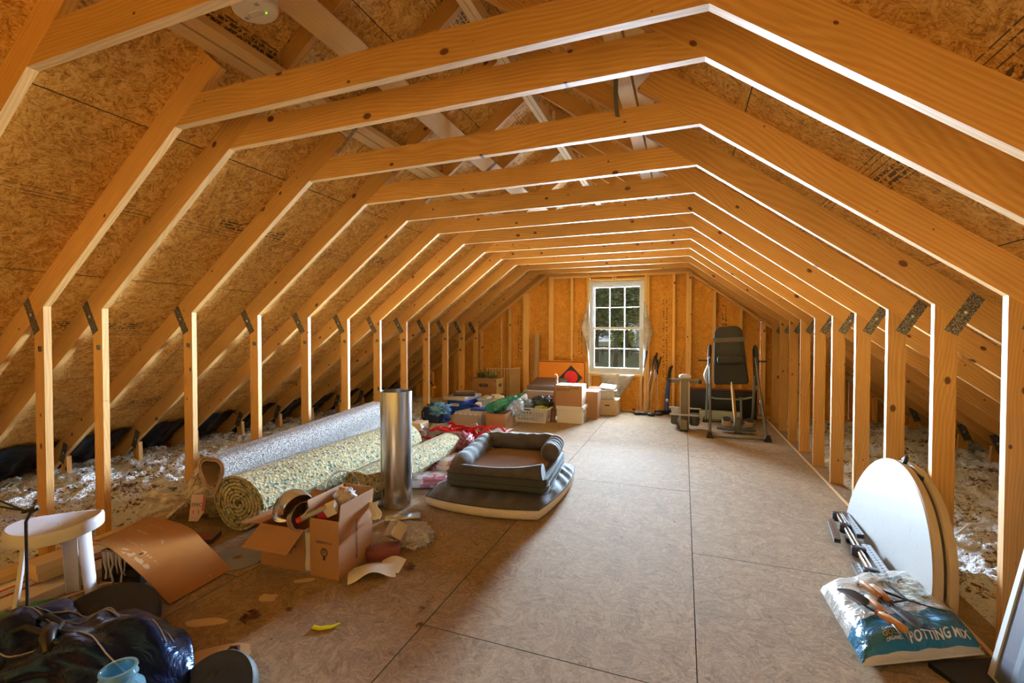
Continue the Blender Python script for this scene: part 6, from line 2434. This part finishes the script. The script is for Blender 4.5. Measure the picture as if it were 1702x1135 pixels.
tag(o, 'few thin brown wood offcuts on the floor behind the potting mix bag', 'wood', kind='stuff')
o = MB().tube([(1.75, 3.95, .03), (1.83, 3.98, .10), (2.05, 4.05, .115), (2.10, 4.05, .05)], .007, 6).build('bent_wire', plain('wire_white', (.7, .7, .66), .4), None, 60)
tag(o, 'bent white wire loop lying on the right insulation', 'wire')

# ---- smoke detector under the ridge, metal straps
t = thing('smoke_detector', 'round white smoke detector with a green light hanging under the roof top left', 'smoke detector', (-1.775, 1.52, 2.80), 0)
t.rotation_euler = (radians(4), radians(-8), radians(20))
SD = plain('detector_white', (.80, .79, .80), .35, var=.02)
MB().lathe([(0, .0), (.058, .0), (.085, .003), (.092, .010), (.094, .020), (.086, .026)], n=44).build('cover', SD, t, 30)
MB().lathe([(.082, .026), (.082, .040)], n=44).build('vent_gap', plain('vent_grey', (.25, .24, .25), .6), t, 30)
MB().lathe([(.080, .040), (.095, .042), (.096, .062), (.080, .070), (0, .070)], n=44).build('mounting_base', SD, t, 30)
for k in range(20):
    a = 2 * pi * k / 20
    MB().box((-.008, -.0015, .027), (.008, .0015, .039)).build('vent_fin', SD, t, M=Matrix.Rotation(a, 4, 'Z') @ T(.084, 0, 0, rz=pi / 2))
MB().rbox((0, 0, -.003), (.075, .034, .008), .016, 5).build('test_button', plain('button_white', (.72, .70, .74), .25), t, 40, M=T(.0, .0, 0, rz=-.2))
led = NT('green_led')
led.color((.3, .9, .05))
led.b.inputs['Emission Color'].default_value = (.45, 1, .05, 1)
led.b.inputs['Emission Strength'].default_value = 1.2
MB().rbox((0, 0, -.004), (.009, .005, .004), .002).build('status_light', led.m, t, M=T(.042, .006, 0, rz=-.4))
for (x, y) in ((-.055, .02), (.03, -.055)):
    for k in range(3):
        MB().box((-.009, -.0012, -.0008), (.009, .0012, .0012)).build('sound_slot', plain('vent_grey', (.25, .24, .25), .6), t, M=T(x, y + .006 * k, 0))
MB().tube([(0, 0, .07), (0, 0, .42)], .030, 16).build('junction_box', plain('box_white', (.6, .58, .56), .5), t, 60)
o = MB().box((-.12, -.001, -.015), (.12, 0, .015))
o = o.build('hurricane_strap', SHINY, None, M=T(-2.215, TY[3] + .0385 + .0, 2.64, ry=-ang - .12))
for k in range(5):
    MB().lathe([(0, .0004), (.004, .0004), (.004, 0)], n=8).build('nail_hole', BLACK, o, M=T(-.09 + .045 * k, -.0012, 0, rx=pi / 2))
tag(o, 'bright perforated steel strap at the upper end of a left rafter', 'strap')
o.matrix_world = T(-2.15, TY[3] - .0015, 2.71, ry=-ang - .1)
m = MB()
m.grid(lambda u, w: (.012 * (w - .5) * 2 + .02 * u * u, .03 * u, -.18 * u), 8, 2, thick=.001)
o = m.build('hanging_strap', plain('dark_strap', (.10, .085, .075), .5), None, 40, M=T(-.33, TY[3] - .17, 2.685, rz=.5))
tag(o, 'loose dark metal strap hanging down beside the right purlins', 'strap')
